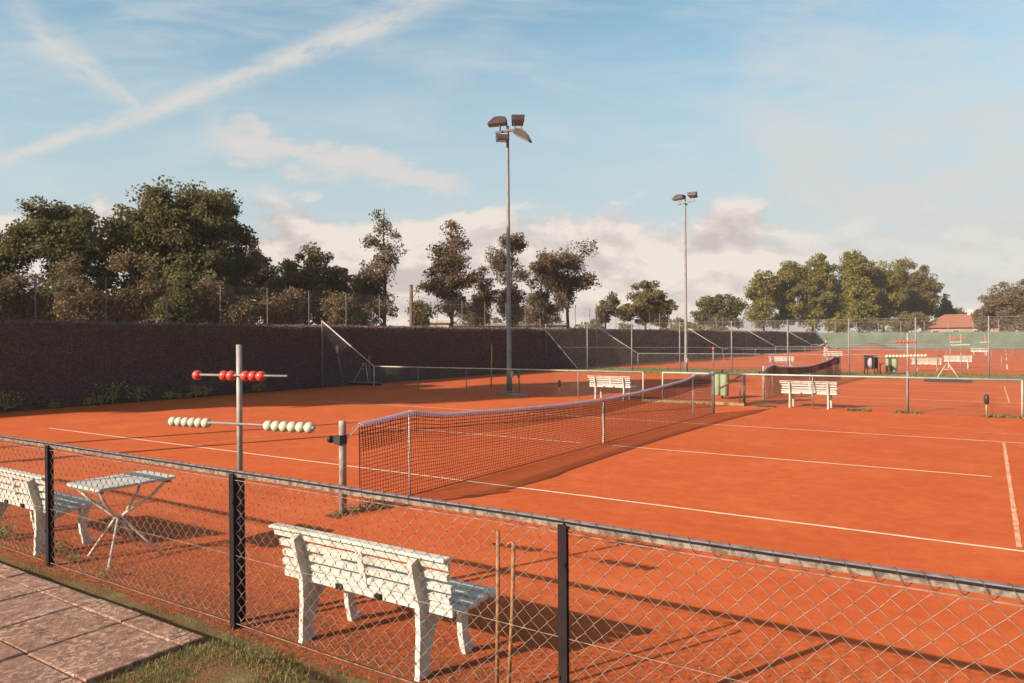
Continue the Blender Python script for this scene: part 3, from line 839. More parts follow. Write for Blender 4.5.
for i_, y in enumerate((-3.9, -3.3, -2.9, -1.6, -.6, -.25, .1, .95, 2.0, 2.35, 2.7, 3.0, 3.35, 5.6)):
    rn = random.Random(300+i_); root = thing('weed', (-17.05, y, 0), 'leafy yellow-green weed growing at the foot of the dark hedge', 'plant', 'weeds along the foot of the hedge')
    V=[];F=[]; s_=rn.choice((.16,.25,.4,.5))*rn.uniform(.8,1.2)
    for k_ in range(130):
        aa=rn.uniform(0,6.28); r=s_*rn.uniform(.05,.8); scatter_leaf(.5*r*math.cos(aa), 1.3*r*math.sin(aa), s_*rn.uniform(.25,1.15), rn.uniform(.025,.055), rn, V, F, .9)
    link('foliage', np_mesh('foliage', np.array(V), np.array(F)), WEED_LIT, root)
    m = MB()
    for k_ in range(6):
        aa=rn.uniform(0,6.28); m.tube([(0,0,0),(.2*s_*math.cos(aa),.4*s_*math.sin(aa),s_)], .006, 4)
    m.build('stem', WEED_LIT, root)
mesh0 = MB()
c = chain(0, STEP, 2.52, 4.05, .065, .0008, 3, 5, .002, 0); c.v = [(y, x, z) for x, y, z in c.v]
pr = None
for a in ys[6:-1]:
    if pr is None: pr = c.build('wire_mesh', WIREF, bf, loc=(0,a,0))
    else:
        o = pr.copy(); COL.objects.link(o); o.location = (0,a,0); o.parent = bf
for z in (2.57, 4.05):
    m = MB(); m.tube([(0,ys[0],z),(0,ys[-1],z)], .003, 5); m.build('tension_wire', STEEL, bf)

# far end fence with green cloth
gf = thing('green_screen_fence', (0, 106.2, 0), 'far end fence covered with faded green shade cloth below the trees', 'fence')
gx = [-17.6+2.9*i for i in range(22)]
for x in gx:
    m = MB(); m.tube([(x,0,0),(x,0,4.0)], .04, 6); m.build('post', STEEL, gf, True)
for i,(a,b) in enumerate(zip(gx, gx[1:])):
    V=[];F=[]; nx_,nz_=6,5
    for side in (0,1):
        for k in range(nz_+1):
            for j in range(nx_+1):
                f,g = j/nx_,k/nz_
                V.append((a+(b-a)*f, -.06-.06*math.sin(math.pi*f)*math.sin(math.pi*g+i)-.01*side, .12+(2.33-.05*math.sin(math.pi*f)*((i%3)/2))*g))
    n1=(nx_+1)*(nz_+1)
    for k in range(nz_):
        for j in range(nx_):
            q=k*(nx_+1)+j; F.append((q,q+nx_+1,q+nx_+2,q+1)); F.append((n1+q,n1+q+1,n1+q+nx_+2,n1+q+nx_+1))
    for j in range(nx_):
        q=nz_*(nx_+1)+j; F.append((q,n1+q,n1+q+1,q+1))
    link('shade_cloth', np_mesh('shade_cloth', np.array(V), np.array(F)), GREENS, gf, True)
for z in (2.5, 4.0):
    m = MB(); m.tube([(gx[0],0,z),(gx[-1],0,z)], .012, 5); m.build('tension_wire', STEEL, gf)
c = chain(0, 2.9, 2.5, 4.0, .09, .002, 3, 5, .002, 0); pr = None
for a in gx[:-1]:
    if pr is None: pr = c.build('wire_mesh', WIREF, gf, loc=(a,0,0))
    else:
        o = pr.copy(); COL.objects.link(o); o.location = (a,0,0); o.parent = gf

# ------------------------------------------------------------------ court gear
def drag(x, y, rz, lab, L=2.3, s=1.0, bm=None):
    root = thing('drag_brush', (x,y,0), lab, 'court brush', 'wide drag brushes for the clay', rz)
    m = MB(); m.rbox(-L/2, L/2, -.05, .05, .09, .14, .01); m.build('beam', bm or STEEL, root)
    m = MB(); m.box(-L/2+.01, L/2-.01, -.04, .04, 0.002, .088); m.build('bristles', BLACKP, root)
    for sg in (-1, 1):
        m = MB(); m.tube([(sg*.42,0,.13),(sg*.05,.25,.95*s)], .02, 7); m.build('handle', POLEW, root, True)
    m = MB(); m.tube([(-.16,.17,.68*s),(.16,.17,.68*s)], .012, 6); m.build('crossbar', POLEW, root, True)
drag(-16.9, 10.75, .03, 'drag brush with an A-shaped handle in the shade of the dark hedge')
drag(4.3, 23.75, .06, 'black drag brush with white A-shaped handle lying at the edge of the grass strip', 1.75, .8, BLACKP)
def bar_on_ground(x0,y0,x1,y1,lab,mat,name,cat,w=.09,h=.07):
    c = Vector(((x0+x1)/2,(y0+y1)/2,0)); d = Vector((x1-x0,y1-y0,0)); 
    root = thing(name, c, lab, cat, None, math.atan2(d.y,d.x)); L = d.length/2
    m = MB(); m.rbox(-L,L,-w/2,w/2,0.001,h,.008); m.build('beam', mat, root)
    for k in (-.8,0,.8):
        m = MB(); m.rbox(L*k-.03,L*k+.03,-w/2-.012,w/2+.012,0.0,h+.008,.003); m.build('clamp', STEEL, root)
bar_on_ground(-8.75,9.35,-7.05,8.72,'pale flat bar lying on the clay at the foot of the near floodlight mast',STEEL,'levelling_bar','bar')
bar_on_ground(-3.0,8.86,.1,8.98,'yellowish timber beam lying on the clay under the gap in the low rail',WOOD,'timber_beam','beam',.10,.09)
dr = thing('timber_brace', (-.15,9.4,0), 'yellow timber prop slanting beside the pale green bins', 'prop')
m = MB(); m.bar([(.1,0,.9),(-.75,.55,.42)], .05, .035, (0,0,1)); m.build('board', WOOD, dr); m = MB(); m.tube([(.12,0,0),(.12,0,.93)], .04, 8); m.build('stake', CONC, dr, True)

def bins(x, y, lab, rz):
    root = thing('twin_bin', (x,y,0), lab, 'bin', 'pale green twin bins', rz)
    m = MB(); m.tube([(0,.0,0),(0,.0,.92)], .03, 8); m.build('post', IRON, root, True)
    for sg in (-1,1):
        m = MB(); c=sg*.15; b=len(m.v)
        rings=[(.10,.10,.085),(.13,.125,.10),(.78,.135,.115),(.80,.125,.11)]
        n=14
        for z,rx,ry in rings:
            for k in range(n):
                t=2*math.pi*k/n; m.v.append((c+rx*math.copysign(abs(math.cos(t))**.6,math.cos(t)), -.06+ry*math.copysign(abs(math.sin(t))**.6,math.sin(t)), z+.02*sg*0))
        for j in range(3):
            for k in range(n): m.f.append((j*n+k,j*n+(k+1)%n,(j+1)*n+(k+1)%n,(j+1)*n+k))
        m.f.append(tuple(reversed(range(n)))); m.f.append(tuple(3*n+k for k in range(n)))
        bd = m.build('tub', BINM, root, True)
        k2 = MB(); k2.tube([(c,-.06,.80),(c,-.06,.84)], [.135,.12], 14); k2.build('lid', BLACKP, bd, True)
bins(-1.25, 11.2, 'pale green twin bins near the gap, right of the far net post', -.45)
bins(1.42, 30.6, 'farther pale green twin bins on the grass strip', -.2)

# bag holder (dark frame with a grey bag) and small brown table by the strip
bh = thing('bag_stand', (.62, 29.3, 0), 'dark frame on legs holding a pale grey bag, on the grass strip', 'bag stand', None, -.3)
for sx_ in (-.3,.3):
    for sy_ in (-.2,.2):
        m = MB(); m.tube([(sx_,sy_,0),(sx_*.95,sy_*.95,.98)], .03, 7); m.build('leg', IRON, bh, True)
bh.scale = (.85,.85,1)
m = MB(); m.rbox(-.33,.33,-.235,.235,.90,.97,.01); m.rbox(-.3,.3,.19,.215,.3,.88,.01); m.rbox(-.275,-.15,-.21,-.19,.3,.88,.01); m.rbox(.15,.275,-.21,-.19,.3,.88,.01); m.build('frame', IRON, bh)
m = MB(); m.sphere((0,-.10,.60), .17, 14, 10, (.95,.85,1.6)); m.build('bag', BAG, bh, True)
ft = thing('camp_table', (1.15, 30.0, 0), 'small brown slatted table beside the bag stand on the grass strip', 'table')
m = MB(); m.rbox(-.25,.25,-.2,.2,.52,.55,.008); m.build('tabletop', WOOD, ft)
for sx_ in (-.2,.2):
    for sy_ in (-.16,.16):
        m = MB(); m.tube([(sx_,sy_,0),(sx_,sy_,.52)], .018, 6); m.build('leg', DWOOD, ft, True)

# black-headed line brushes on stakes, leaning tools, tall stakes
def brush(x, y, lab):
    root = thing('line_brush', (x,y,0), lab, 'brush', 'upright line brushes')
    m = MB(); m.tube([(0,0,0),(0,0,.34)], .024, 7); m.build('stake', WOOD, root, True)
    m = MB(); m.tube([(0,0,.32),(0,0,.36),(0,0,.52),(0,0,.56)], [.03,.055,.055,.03], 10); m.build('head', BLACKP, root, True)
brush(5.93, 8.78, 'black-headed line brush upright beside the low rail at the right end')
brush(-6.2, 9.35, 'black-headed line brush upright near the bench by the low rail, left')
brush(-10.6, 13.6, 'black-headed line brush in the tree shade left of the near floodlight mast')
def pole_thing(name, x, y, h, r, mat, lab, cat, lean=(0,0), tip=None, tipm=None):
    root = thing(name, (x,y,0), lab, cat)
    m = MB(); m.tube([(0,0,0),(lean[0],lean[1],h)], r, 7); m.build('shaft', mat, root, True)
    if tip:
        m = MB(); z0,z1,rt = tip; m.tube([(lean[0],lean[1],z0),(lean[0],lean[1],(z0+z1)/2),(lean[0],lean[1],z1)], [rt*.7,rt,rt*.6], 9); m.build('tip', tipm, root, True)
pole_thing('leaning_broom', -17.05, 9.9, 1.55, .022, STEEL, 'grey broom standing head up against the dark hedge under the sloping rail', 'broom', (-.28,-.12), (1.4,1.72,.06), POLEW)
pole_thing('marker_pole', -17.0, 11.4, 1.3, .02, STEEL, 'thin pole with a red sleeve in front of the dark hedge', 'pole', (-.05,0), (.95,1.22,.055), REDP)
pole_thing('wooden_stake', -10.76, 11.81, 1.72, .028, WOOD, 'tall orange-brown wooden stake left of the near floodlight mast', 'stake', (.06,0), (1.70,1.76,.02), DWOOD)
pole_thing('marker_pole', -10.2, 37.2, 1.3, .05, STEEL, 'distant pole with a red top before the dark hedge', 'pole', (0,0), (1.0,1.3,.08), REDP)
# dirt heap far
V=[];F=[]; n=24
for j in range(7):
    for k in range(n):
        t=2*math.pi*k/n; rr_=3.2*(1-(j/6)**1.2)+.01
        V.append((rr_*math.cos(t)*(1+.15*math.sin(3*t)), rr_*.5*math.sin(t), .95*(j/6)**.8+.06*math.sin(k*2.3+j)))
for j in range(6):
    for k in range(n): F.append((j*n+k,j*n+(k+1)%n,(j+1)*n+(k+1)%n,(j+1)*n+k))
o = link('dirt_heap', np_mesh('dirt_heap', np.array(V), np.array(F)), DWOOD, None, True, (-9.5,104.0,0)); tag(o, 'low brown heap of old clay in front of the green screen', 'heap')

# ------------------------------------------------------------------ player far away
def skin_body(name, verts, edges, radii, mat, parent, root=0):
    me = bpy.data.meshes.new(name); me.from_pydata(verts, edges, []); me.update()
    o = link(name, me, mat, parent)
    md = o.modifiers.new('skin', 'SKIN')
    for i, r in enumerate(radii):
        d = me.skin_vertices[0].data[i]; d.radius = (r, r); d.use_root = (i == root)
    sb = o.modifiers.new('sub', 'SUBSURF'); sb.levels = 1; sb.render_levels = 1
    return o
SKIN = paint('skin', (.40,.22,.15), (.36,.19,.125), 4, .6); SHIRT = paint('dark_shirt', (.05,.04,.06), None, 5, .8)
SHORTS = paint('pale_shorts', (.48,.36,.32), None, 5, .8); HAIR = paint('brown_hair', (.10,.05,.03), None, 10, .7)
pe = thing('person', (-7.15, 59.2, 0), 'player in dark shirt and pale shorts standing on a far court, one arm out', 'person', None, 2.4)
bv = [(0,0,.95),(0,0,1.15),(0,0,1.36),(0,0,1.48),(0,.01,1.60),(0,.015,1.70),
      (.17,0,1.38),(.34,.08,1.22),(.50,.22,1.12),(.58,.28,1.10),
      (-.17,0,1.38),(-.24,.05,1.12),(-.20,.22,.98),(-.18,.28,.96),
      (.10,0,.88),(.14,.05,.50),(.16,-.02,.09),(.17,.12,.04),
      (-.10,0,.88),(-.15,.04,.50),(-.17,-.04,.09),(-.18,.10,.04)]
be = [(0,1),(1,2),(2,3),(3,4),(4,5),(2,6),(6,7),(7,8),(8,9),(2,10),(10,11),(11,12),(12,13),(0,14),(14,15),(15,16),(16,17),(0,18),(18,19),(19,20),(20,21)]
br = [.125,.115,.13,.055,.095,.085,.065,.045,.035,.03,.065,.045,.035,.03,.09,.06,.04,.035,.09,.06,.04,.035]
skin_body('body', bv, be, br, SKIN, pe)
skin_body('shirt', [(0,0,.92),(0,0,1.15),(0,0,1.36),(.18,0,1.38),(.28,.05,1.28),(-.18,0,1.38),(-.22,.03,1.22)], [(0,1),(1,2),(2,3),(3,4),(2,5),(5,6)], [.145,.135,.148,.08,.065,.08,.065], SHIRT, pe)
skin_body('shorts', [(0,0,.94),(.10,0,.86),(.135,.04,.58),(-.10,0,.86),(-.14,.03,.58)], [(0,1),(1,2),(0,3),(3,4)], [.14,.11,.095,.11,.095], SHORTS, pe)
m = MB(); m.sphere((0,-.015,1.695), .105, 12, 9, (.9,1,.85)); m.build('hair', HAIR, pe, True)
m = MB(); m.tube([(.58,.28,1.10),(.70,.36,1.12)], .015, 6); m.tube([(.70+.17+.13*math.cos(t*.524)*.9-.02, .36+.10+.13*math.cos(t*.524)*.6, 1.13+.13*math.sin(t*.524)) for t in range(13)], .012, 6, cap=False)
rk = m.build('tennis_racket', STEEL, None, True, (-7.15,59.2,0)); rk.rotation_euler = (0,0,2.4); tag(rk, 'small tennis racket held out by the far player', 'racket')

# ------------------------------------------------------------------ trees
def leaves(C, n_each, spread, size, rng, flat=.0):
    """C: clump centres k x 3 with radii; returns quads"""
    k = len(C); tot = k*n_each
    c = np.repeat(C[:, :3], n_each, 0); rad = np.repeat(C[:, 3], n_each)
    g = rng.normal(size=(tot,3)); g /= np.linalg.norm(g,axis=1,keepdims=True)
    r = rng.random((tot,1))**.45
    p = c + g*r*rad[:,None]*np.array([1,1,.72])*spread
    a = rng.normal(size=(tot,3)); a /= np.linalg.norm(a,axis=1,keepdims=True)
    b = np.cross(a, rng.normal(size=(tot,3))); b /= np.linalg.norm(b,axis=1,keepdims=True)
    s = size*(.6+.8*rng.random((tot,1)))
    V = np.stack([p-a*s, p-b*s*.62+a*s*.1, p+a*s, p+b*s*.62-a*s*.1], 1).reshape(-1,3)
    F = np.arange(tot*4).reshape(-1,4); return V, F

def make_tree(name, x, y, env, nclump, rclump, nleaf, lsize, mat, label, group, seed, trunk_r=.18, bark=BARK, lean=0., gap=.0, cat='tree', nlimb=16, trunk_top=.85):
    """env: list of (dx, dy, z, rx, rz) ellipsoids of the crown in metres above the ground"""
    rng = np.random.default_rng(seed); rn = random.Random(seed)
    root = thing(name, (x,y,0), label, cat, group)
    C = []
    vol = np.array([e[3]**2*e[4] for e in env])**.72; vol /= vol.sum()
    tries = 0
    while len(C) < nclump and tries < nclump*30:
        tries += 1
        e = env[rng.choice(len(env), p=vol)]
        g = rng.normal(size=3); g /= np.linalg.norm(g)
        r = rng.random()**.33*(1+.16*rng.normal()*.6)
        p = np.array([e[0]+g[0]*r*e[3], e[1]+g[1]*r*e[3], e[2]+g[2]*r*e[4]])
        if gap and mnoise.noise(Vector(p)*(.55/max(rclump,.3))*.6+Vector((seed,0,0))) < gap-.45: continue
        if p[2] < .4: continue
        C.append((*p, rclump*(.6+.8*rng.random())))
    C = np.array(C)
    V, F = leaves(C, int(nleaf*1.55), 1.08, lsize*.80, rng)
    me = np_mesh('crown', V, F); link('crown', me, mat, root)
    top = max(e[2]+e[4]*.6 for e in env); h = top*trunk_top
    m = MB(); k = 7; base = []
    for i in range(k+1):
        t = i/k; base.append((lean*t*t + .12*math.sin(i*1.9+seed)*t*min(1,trunk_r*4), .10*math.cos(i*1.3+seed)*t*min(1,trunk_r*4), h*t))
    m.tube(base, [trunk_r*(1.35 if i == 0 else 1-.86*i/k) for i in range(k+1)], 8)
    low = min(e[2]-e[4] for e in env)
    for j in range(min(nlimb, len(C))):
        c = C[rng.integers(len(C))]
        zc = max(.25*c[2], min(h*.92, c[2]-.45*math.hypot(c[0],c[1])-.2)); t = zc/h
        i = min(k-1, int(t*k)); f = t*k-i
        b = Vector(base[i]).lerp(Vector(base[i+1]), f); e = Vector(c[:3])
        mid = b.lerp(e,.5)+Vector((rn.uniform(-.1,.1),rn.uniform(-.1,.1),.12*(e-b).length*.5))
        r = trunk_r*(1-.8*t)*.5
        m.tube([b, mid, e], [r, r*.6, r*.15], 5, cap=False)
    m.build('trunk', bark, root, True)
    return root

def pt(px, depth, top, hw, bot, name, kind, seed, label, group='trees beyond the dark hedge', mat=None, **kw):
    """tree seen at column px: top/bottom rows of the crown and half width turned into metres at that depth"""
    x, y = spot(px, depth); H = hgt(top, depth); B = max(.8, hgt(bot, depth)); W = hw*depth/FPX
    rnd = random.Random(seed*13+1); h = (H-B)*1.04; W *= 1.06; env = []
    if kind == 'broad':
        env = [(0,0,B+h*.5,W*.72,h*.5)]
        for i in range(9):
            a = rnd.uniform(0,6.28); d = W*rnd.uniform(.3,.66); z = B+h*rnd.uniform(.20,.70); env.append((d*math.cos(a),d*math.sin(a),min(z, B+h*(.93-.22-.25*(d/W)**2)),W*rnd.uniform(.3,.45),h*rnd.uniform(.13,.22)))
        for s in (-1,1): env.append((s*W*.62*r0.x, s*W*.62*r0.y, B+h*rnd.uniform(.3,.5), W*.38, h*.2))
    elif kind == 'dome':
        env = [(0,0,B+h*.50,W*.74,h*.46),(0,0,B+h*.28,W*.86,h*.26)]
        for i in range(16):
            a = 2*math.pi*i/16+rnd.uniform(-.2,.2); e = rnd.uniform(-.1,1.15)
            env.append((W*.66*math.cos(e)*math.cos(a), W*.66*math.cos(e)*math.sin(a), B+h*(.40+.44*math.sin(e)), W*rnd.uniform(.22,.34), h*rnd.uniform(.10,.16)))
    elif kind == 'layered':
        for i in range(15):
            a = rnd.uniform(0,6.28); t = (i+.5)/15; prof = math.sin(math.pi*(.12+.76*t))**.7
            d = W*rnd.uniform(.15,.75)*prof; env.append((d*math.cos(a),d*math.sin(a),B+h*(.06+.88*t),W*rnd.uniform(.28,.46)*prof+.3,h*.055))
    elif kind == 'slender':
        for i in range(15):
            t = (i+.5)/15; prof = (1-t)**.7*.95+.22 if t > .3 else .72+t; a = rnd.uniform(0,6.28)
            d = W*prof*rnd.uniform(.2,.72); env.append((d*math.cos(a),d*math.sin(a),B+h*(.02+.90*t),W*prof*rnd.uniform(.45,.72),h*rnd.uniform(.06,.09)))
    elif kind == 'clumpy':
        for i in range(13):
            a = rnd.uniform(0,6.28); t = rnd.uniform(.06,.92); d = W*rnd.uniform(.1,.8); env.append((d*math.cos(a),d*math.sin(a),B+h*t,W*rnd.uniform(.28,.42),h*rnd.uniform(.10,.16)))
        env.append((W*.2,0,B+h*.88,W*.3,h*.13)); env.append((-W*.2,0,B+h*.2,W*.4,h*.15))
    elif kind == 'column':
        for i in range(9):
            t = (i+.5)/9; prof = math.sin(math.pi*(.2+.7*t))**.6; a = rnd.uniform(0,6.28)
            env.append((W*.3*math.cos(a),W*.3*math.sin(a),B+h*(.04+.86*t),W*.72*prof,h*.13))
        for i in range(3):
            a = rnd.uniform(0,6.28); env.append((W*.45*math.cos(a),W*.45*math.sin(a),B+h*rnd.uniform(.7,.88),W*.33,h*.12))
    elif kind == 'conifer':
        for i in range(10):
            t = i/10; env.append((0,0,B+h*(t+.03),W*(1.02-t),h*.05))
    elif kind == 'shrub':
        env = [(0,0,B+h*.4,W*.7,h*.5)]
        for i in range(6):
            a = rnd.uniform(0,6.28); env.append((W*.55*math.cos(a),W*.55*math.sin(a),B+h*rnd.uniform(.2,.7),W*.4,h*rnd.uniform(.2,.3)))
    return make_tree(name, x, y, env, kw.pop('nclump',90), kw.pop('rclump',.5), kw.pop('nleaf',110), kw.pop('lsize',.12), mat, label, group, seed, **kw)

pt(62,37,199,53,316,'broad_tree','dome',5,'broad open-crowned tree at the far left above the hedge',mat=LEAF_D,gap=.40,nclump=300,rclump=.5,nleaf=72,lsize=.10,trunk_r=.24,nlimb=40)
pt(187,40,175,74,322,'broad_tree','dome',2,'largest dense round tree, tallest above the dark hedge on the left',mat=LEAF_D,nclump=520,rclump=.6,nleaf=85,lsize=.115,trunk_r=.34,nlimb=50)
pt(-22,36,212,34,318,'broad_tree','broad',3,'dark tree cut off by the left edge of the photo',mat=LEAF_D,nclump=120,rclump=.5,nleaf=100,lsize=.11)
pt(246,48,236,30,322,'broad_tree','broad',4,'dark tree tucked against the right flank of the largest tree',mat=LEAF_P,nclump=90,rclump=.5,nleaf=100,lsize=.12,gap=.35)
pt(309,46,246,44,326,'broad_tree','broad',5,'medium dense olive tree left of the slender tree row',mat=LEAF_O,nclump=190,rclump=.5,nleaf=120,lsize=.11)
pt(348,50,268,22,328,'broad_tree','broad',6,'small brownish tree between the olive tree and the first slender tree',mat=LEAF_B,nclump=70,rclump=.45,nleaf=90,lsize=.12,gap=.3)
pt(385,44,204,33,318,'slender_tree','slender',7,'tall slender open tree, tallest of the slender row',mat=LEAF_P,nclump=210,rclump=.42,nleaf=30,lsize=.085,trunk_r=.16,gap=.32,nlimb=50,trunk_top=1.0)
pt(452,46,221,27,314,'slender_tree','slender',8,'slender dense tree with a pointed top right of the rusty pole',mat=LEAF_P,nclump=230,rclump=.45,nleaf=40,lsize=.09,trunk_r=.15,gap=.2,nlimb=40,trunk_top=1.0)
pt(482,49,262,15,316,'slender_tree','slender',9,'thin small tree with reddish trunk left of the near mast',mat=LEAF_B,nclump=95,rclump=.4,nleaf=32,lsize=.09,trunk_r=.12,gap=.3,bark=DWOOD,trunk_top=1.0)
pt(512,51,238,24,318,'slender_tree','clumpy',10,'open tree directly behind the near floodlight mast',mat=LEAF_P,nclump=200,rclump=.48,nleaf=34,lsize=.095,trunk_r=.14,gap=.28,nlimb=40,trunk_top=1.0)
pt(541,54,252,17,316,'slender_tree','slender',30,'shorter slender tree joining the two open trees behind the near mast',mat=LEAF_P,nclump=120,rclump=.42,nleaf=36,lsize=.095,trunk_r=.13,gap=.25,nlimb=40,trunk_top=1.0)
pt(568,56,245,30,312,'slender_tree','clumpy',11,'open clumpy tree on the right end of the slender row',mat=LEAF_P,nclump=230,rclump=.52,nleaf=36,lsize=.105,trunk_r=.17,gap=.28,nlimb=45,trunk_top=1.0)
pt(605,64,290,13,326,'small_tree','shrub',12,'small sparse tree right of the slender row',mat=LEAF_P,nclump=45,rclump=.4,nleaf=75,lsize=.11,gap=.25)
pt(645,68,284,26,327,'round_tree','broad',13,'round dark tree left of the farther floodlight mast',mat=LEAF_O,nclump=130,rclump=.5,nleaf=100,lsize=.13)
pt(720,88,294,25,329,'round_tree','broad',14,'low rounded dark tree right of the farther floodlight mast',mat=LEAF_D,nclump=110,rclump=.6,nleaf=90,lsize=.15)
pt(764,122,273,17,328,'poplar_tree','column',15,'narrow yellow-green poplar at the left of the far group','trees beyond the green screen',LEAF_Y,nclump=110,rclump=.85,nleaf=110,lsize=.19)
pt(788,124,266,17,328,'poplar_tree','column',16,'second yellow-green poplar, joined to the taller one on its right','trees beyond the green screen',LEAF_Y,nclump=120,rclump=.9,nleaf=110,lsize=.19)
pt(813,124,259,19,329,'poplar_tree','column',17,'tall yellow-green poplar left of the dip in the far group','trees beyond the green screen',LEAF_Y,nclump=140,rclump=.9,nleaf=110,lsize=.19)
pt(836,132,268,18,329,'round_tree','broad',18,'dark green tree behind the dip between the poplars','trees beyond the green screen',LEAF_O,nclump=110,rclump=.9,nleaf=90,lsize=.2)
pt(859,124,256,23,330,'poplar_tree','column',19,'tallest yellow-green poplar in the middle of the far group','trees beyond the green screen',LEAF_Y,nclump=170,rclump=.95,nleaf=110,lsize=.19)
pt(884,126,265,20,330,'poplar_tree','column',20,'yellow-green poplar leaning into the round dark tree','trees beyond the green screen',LEAF_Y,nclump=130,rclump=.9,nleaf=105,lsize=.19)
pt(907,134,263,29,329,'round_tree','broad',21,'large round green tree at the right of the far group','trees beyond the green screen',LEAF_O,nclump=240,rclump=1.0,nleaf=105,lsize=.2)
pt(946,140,299,12,330,'conifer_tree','conifer',22,'small dark pointed conifer between the round tree and the red roof','trees beyond the green screen',LEAF_D,nclump=90,rclump=.7,nleaf=80,lsize=.18)
pt(1019,112,284,31,331,'broad_tree','broad',23,'brownish tree at the right edge beside the red-roofed house','trees beyond the green screen',LEAF_B,nclump=200,rclump=.85,nleaf=105,lsize=.17)
pt(1062,118,276,40,331,'broad_tree','broad',24,'tree just outside the right edge behind the brownish tree','trees beyond the green screen',LEAF_O,nclump=120,rclump=.9,nleaf=90,lsize=.2)
pt(983,116,310,12,332,'bush','shrub',25,'bush in front of the right end of the red roof','bushes beyond the green screen',LEAF_B,nclump=50,rclump=.6,nleaf=80,lsize=.16)
pt(905,112,316,22,333,'bush','shrub',26,'low olive bush behind the green screen left of the house','bushes beyond the green screen',LEAF_O,nclump=70,rclump=.6,nleaf=80,lsize=.16)
pt(838,112,315,12,332,'bush','shrub',27,'yellowish bush at the corner where hedge and green screen meet','bushes beyond the green screen',LEAF_Y,nclump=50,rclump=.6,nleaf=80,lsize=.16)
pt(960,150,312,14,331,'bush','shrub',28,'dark bush behind the red-roofed house','bushes beyond the green screen',LEAF_D,nclump=50,rclump=.8,nleaf=80,lsize=.2)
# dry understory right behind the screen
us_ = [(22,32,268,20,LEAF_P,'dark twiggy bush at the foot of the broad open tree'),(78,31,246,26,LEAF_B,'tall bare brownish bush in front of the broad open tree'),
       (138,32.5,244,24,LEAF_B,'pale brownish bush between the two big left trees'),(176,32,270,16,LEAF_D,'dark green bush below the largest tree'),
       (214,33,278,18,LEAF_B,'brown bush below the right side of the largest tree'),(240,33,296,14,LEAF_B,'low brownish bush above the hedge by the thin fence post'),
       (282,35,280,22,LEAF_B,'dry tan bush below the medium olive tree'),(334,37,292,18,LEAF_B,'dry brown bush left of the tallest slender tree'),
       (470,52,302,20,LEAF_P,'dark bush low between the two pointed slender trees'),(540,58,303,22,LEAF_P,'dark bush low under the open trees behind the near mast'),(425,44,300,14,LEAF_O,'olive bush right of the rusty pole'),(-8,31,280,16,LEAF_B,'brown bush at the left edge')]
for i,(px,d,tp,hw,mt,lb) in enumerate(us_):
    pt(px,d,tp,hw,326,'bush','shrub',40+i,lb,'dry bushes right behind the dark hedge',mt,nclump=75,rclump=.45,nleaf=46,lsize=.075,trunk_r=.05,gap=.36,cat='bush',bark=PALEBARK,nlimb=40)
for i,(px,d,tp,hw,lb) in enumerate([(-10,40,290,34,'dark thicket at the left edge behind the bushes'),(48,42,288,34,'dark thicket under the broad open tree'),(112,42,284,32,'dark thicket in the gap between the two big left trees'),
      (168,46,292,34,'dark thicket behind the trunk of the largest tree'),(232,45,286,34,'dark thicket right of the largest trunk'),(286,50,292,26,'dark thicket below the medium olive tree'),(352,53,298,26,'dark thicket at the foot of the tallest slender tree')]):
    pt(px,d,tp,hw,330,'bush','shrub',60+i,lb,'dark thickets under the big trees',LEAF_P,nclump=80,rclump=.6,nleaf=60,lsize=.12,trunk_r=.06,cat='bush',nlimb=20)
# tall trees off to the left, seen only by the shade they throw
make_tree('broad_tree',-20.8,-14.2,[(0,0,11.2,2.6,2.2),(.6,.5,13.6,2.9,2.2),(-.4,-.3,16.4,2.3,2.2),(1.2,-.6,12.2,1.8,1.5)],260,.75,90,.30,LEAF_D,'tall tree outside the frame that shades the foot of the near floodlight mast','trees outside the frame',70,trunk_r=.3)
make_tree('broad_tree',-22.5,-14.5,[(0,0,8.6,2.2,1.6),(1,.5,10.5,2.0,1.5)],110,.7,80,.28,LEAF_D,'tree outside the frame whose shade streaks the clay beside the dark hedge','trees outside the frame',71,trunk_r=.26)
make_tree('broad_tree',-22.5,-8.8,[(0,0,7.4,1.9,1.2),(0,1,8.6,1.5,1.2)],90,.7,80,.26,LEAF_D,'tree outside the frame behind the dark hedge, nearest to the big trees','trees outside the frame',72,trunk_r=.24)
# far wood on the horizon
rng = np.random.default_rng(5); C=[]
for i in range(900):
    a = rng.uniform(-1.35,.55); d = rng.uniform(230,330); hh = 5+4*math.sin(a*9)+2.5*math.sin(a*31)
    C.append((CAM.x+d*math.sin(a), CAM.y+d*math.cos(a), rng.uniform(.5,max(2,hh)), rng.uniform(1.4,2.6)))
V,F = leaves(np.array(C), 26, 1.0, .75, rng); tag(link('far_wood', np_mesh('far_wood',V,F), LEAF_O), 'low line of distant trees along the horizon', 'wood', kind='stuff')

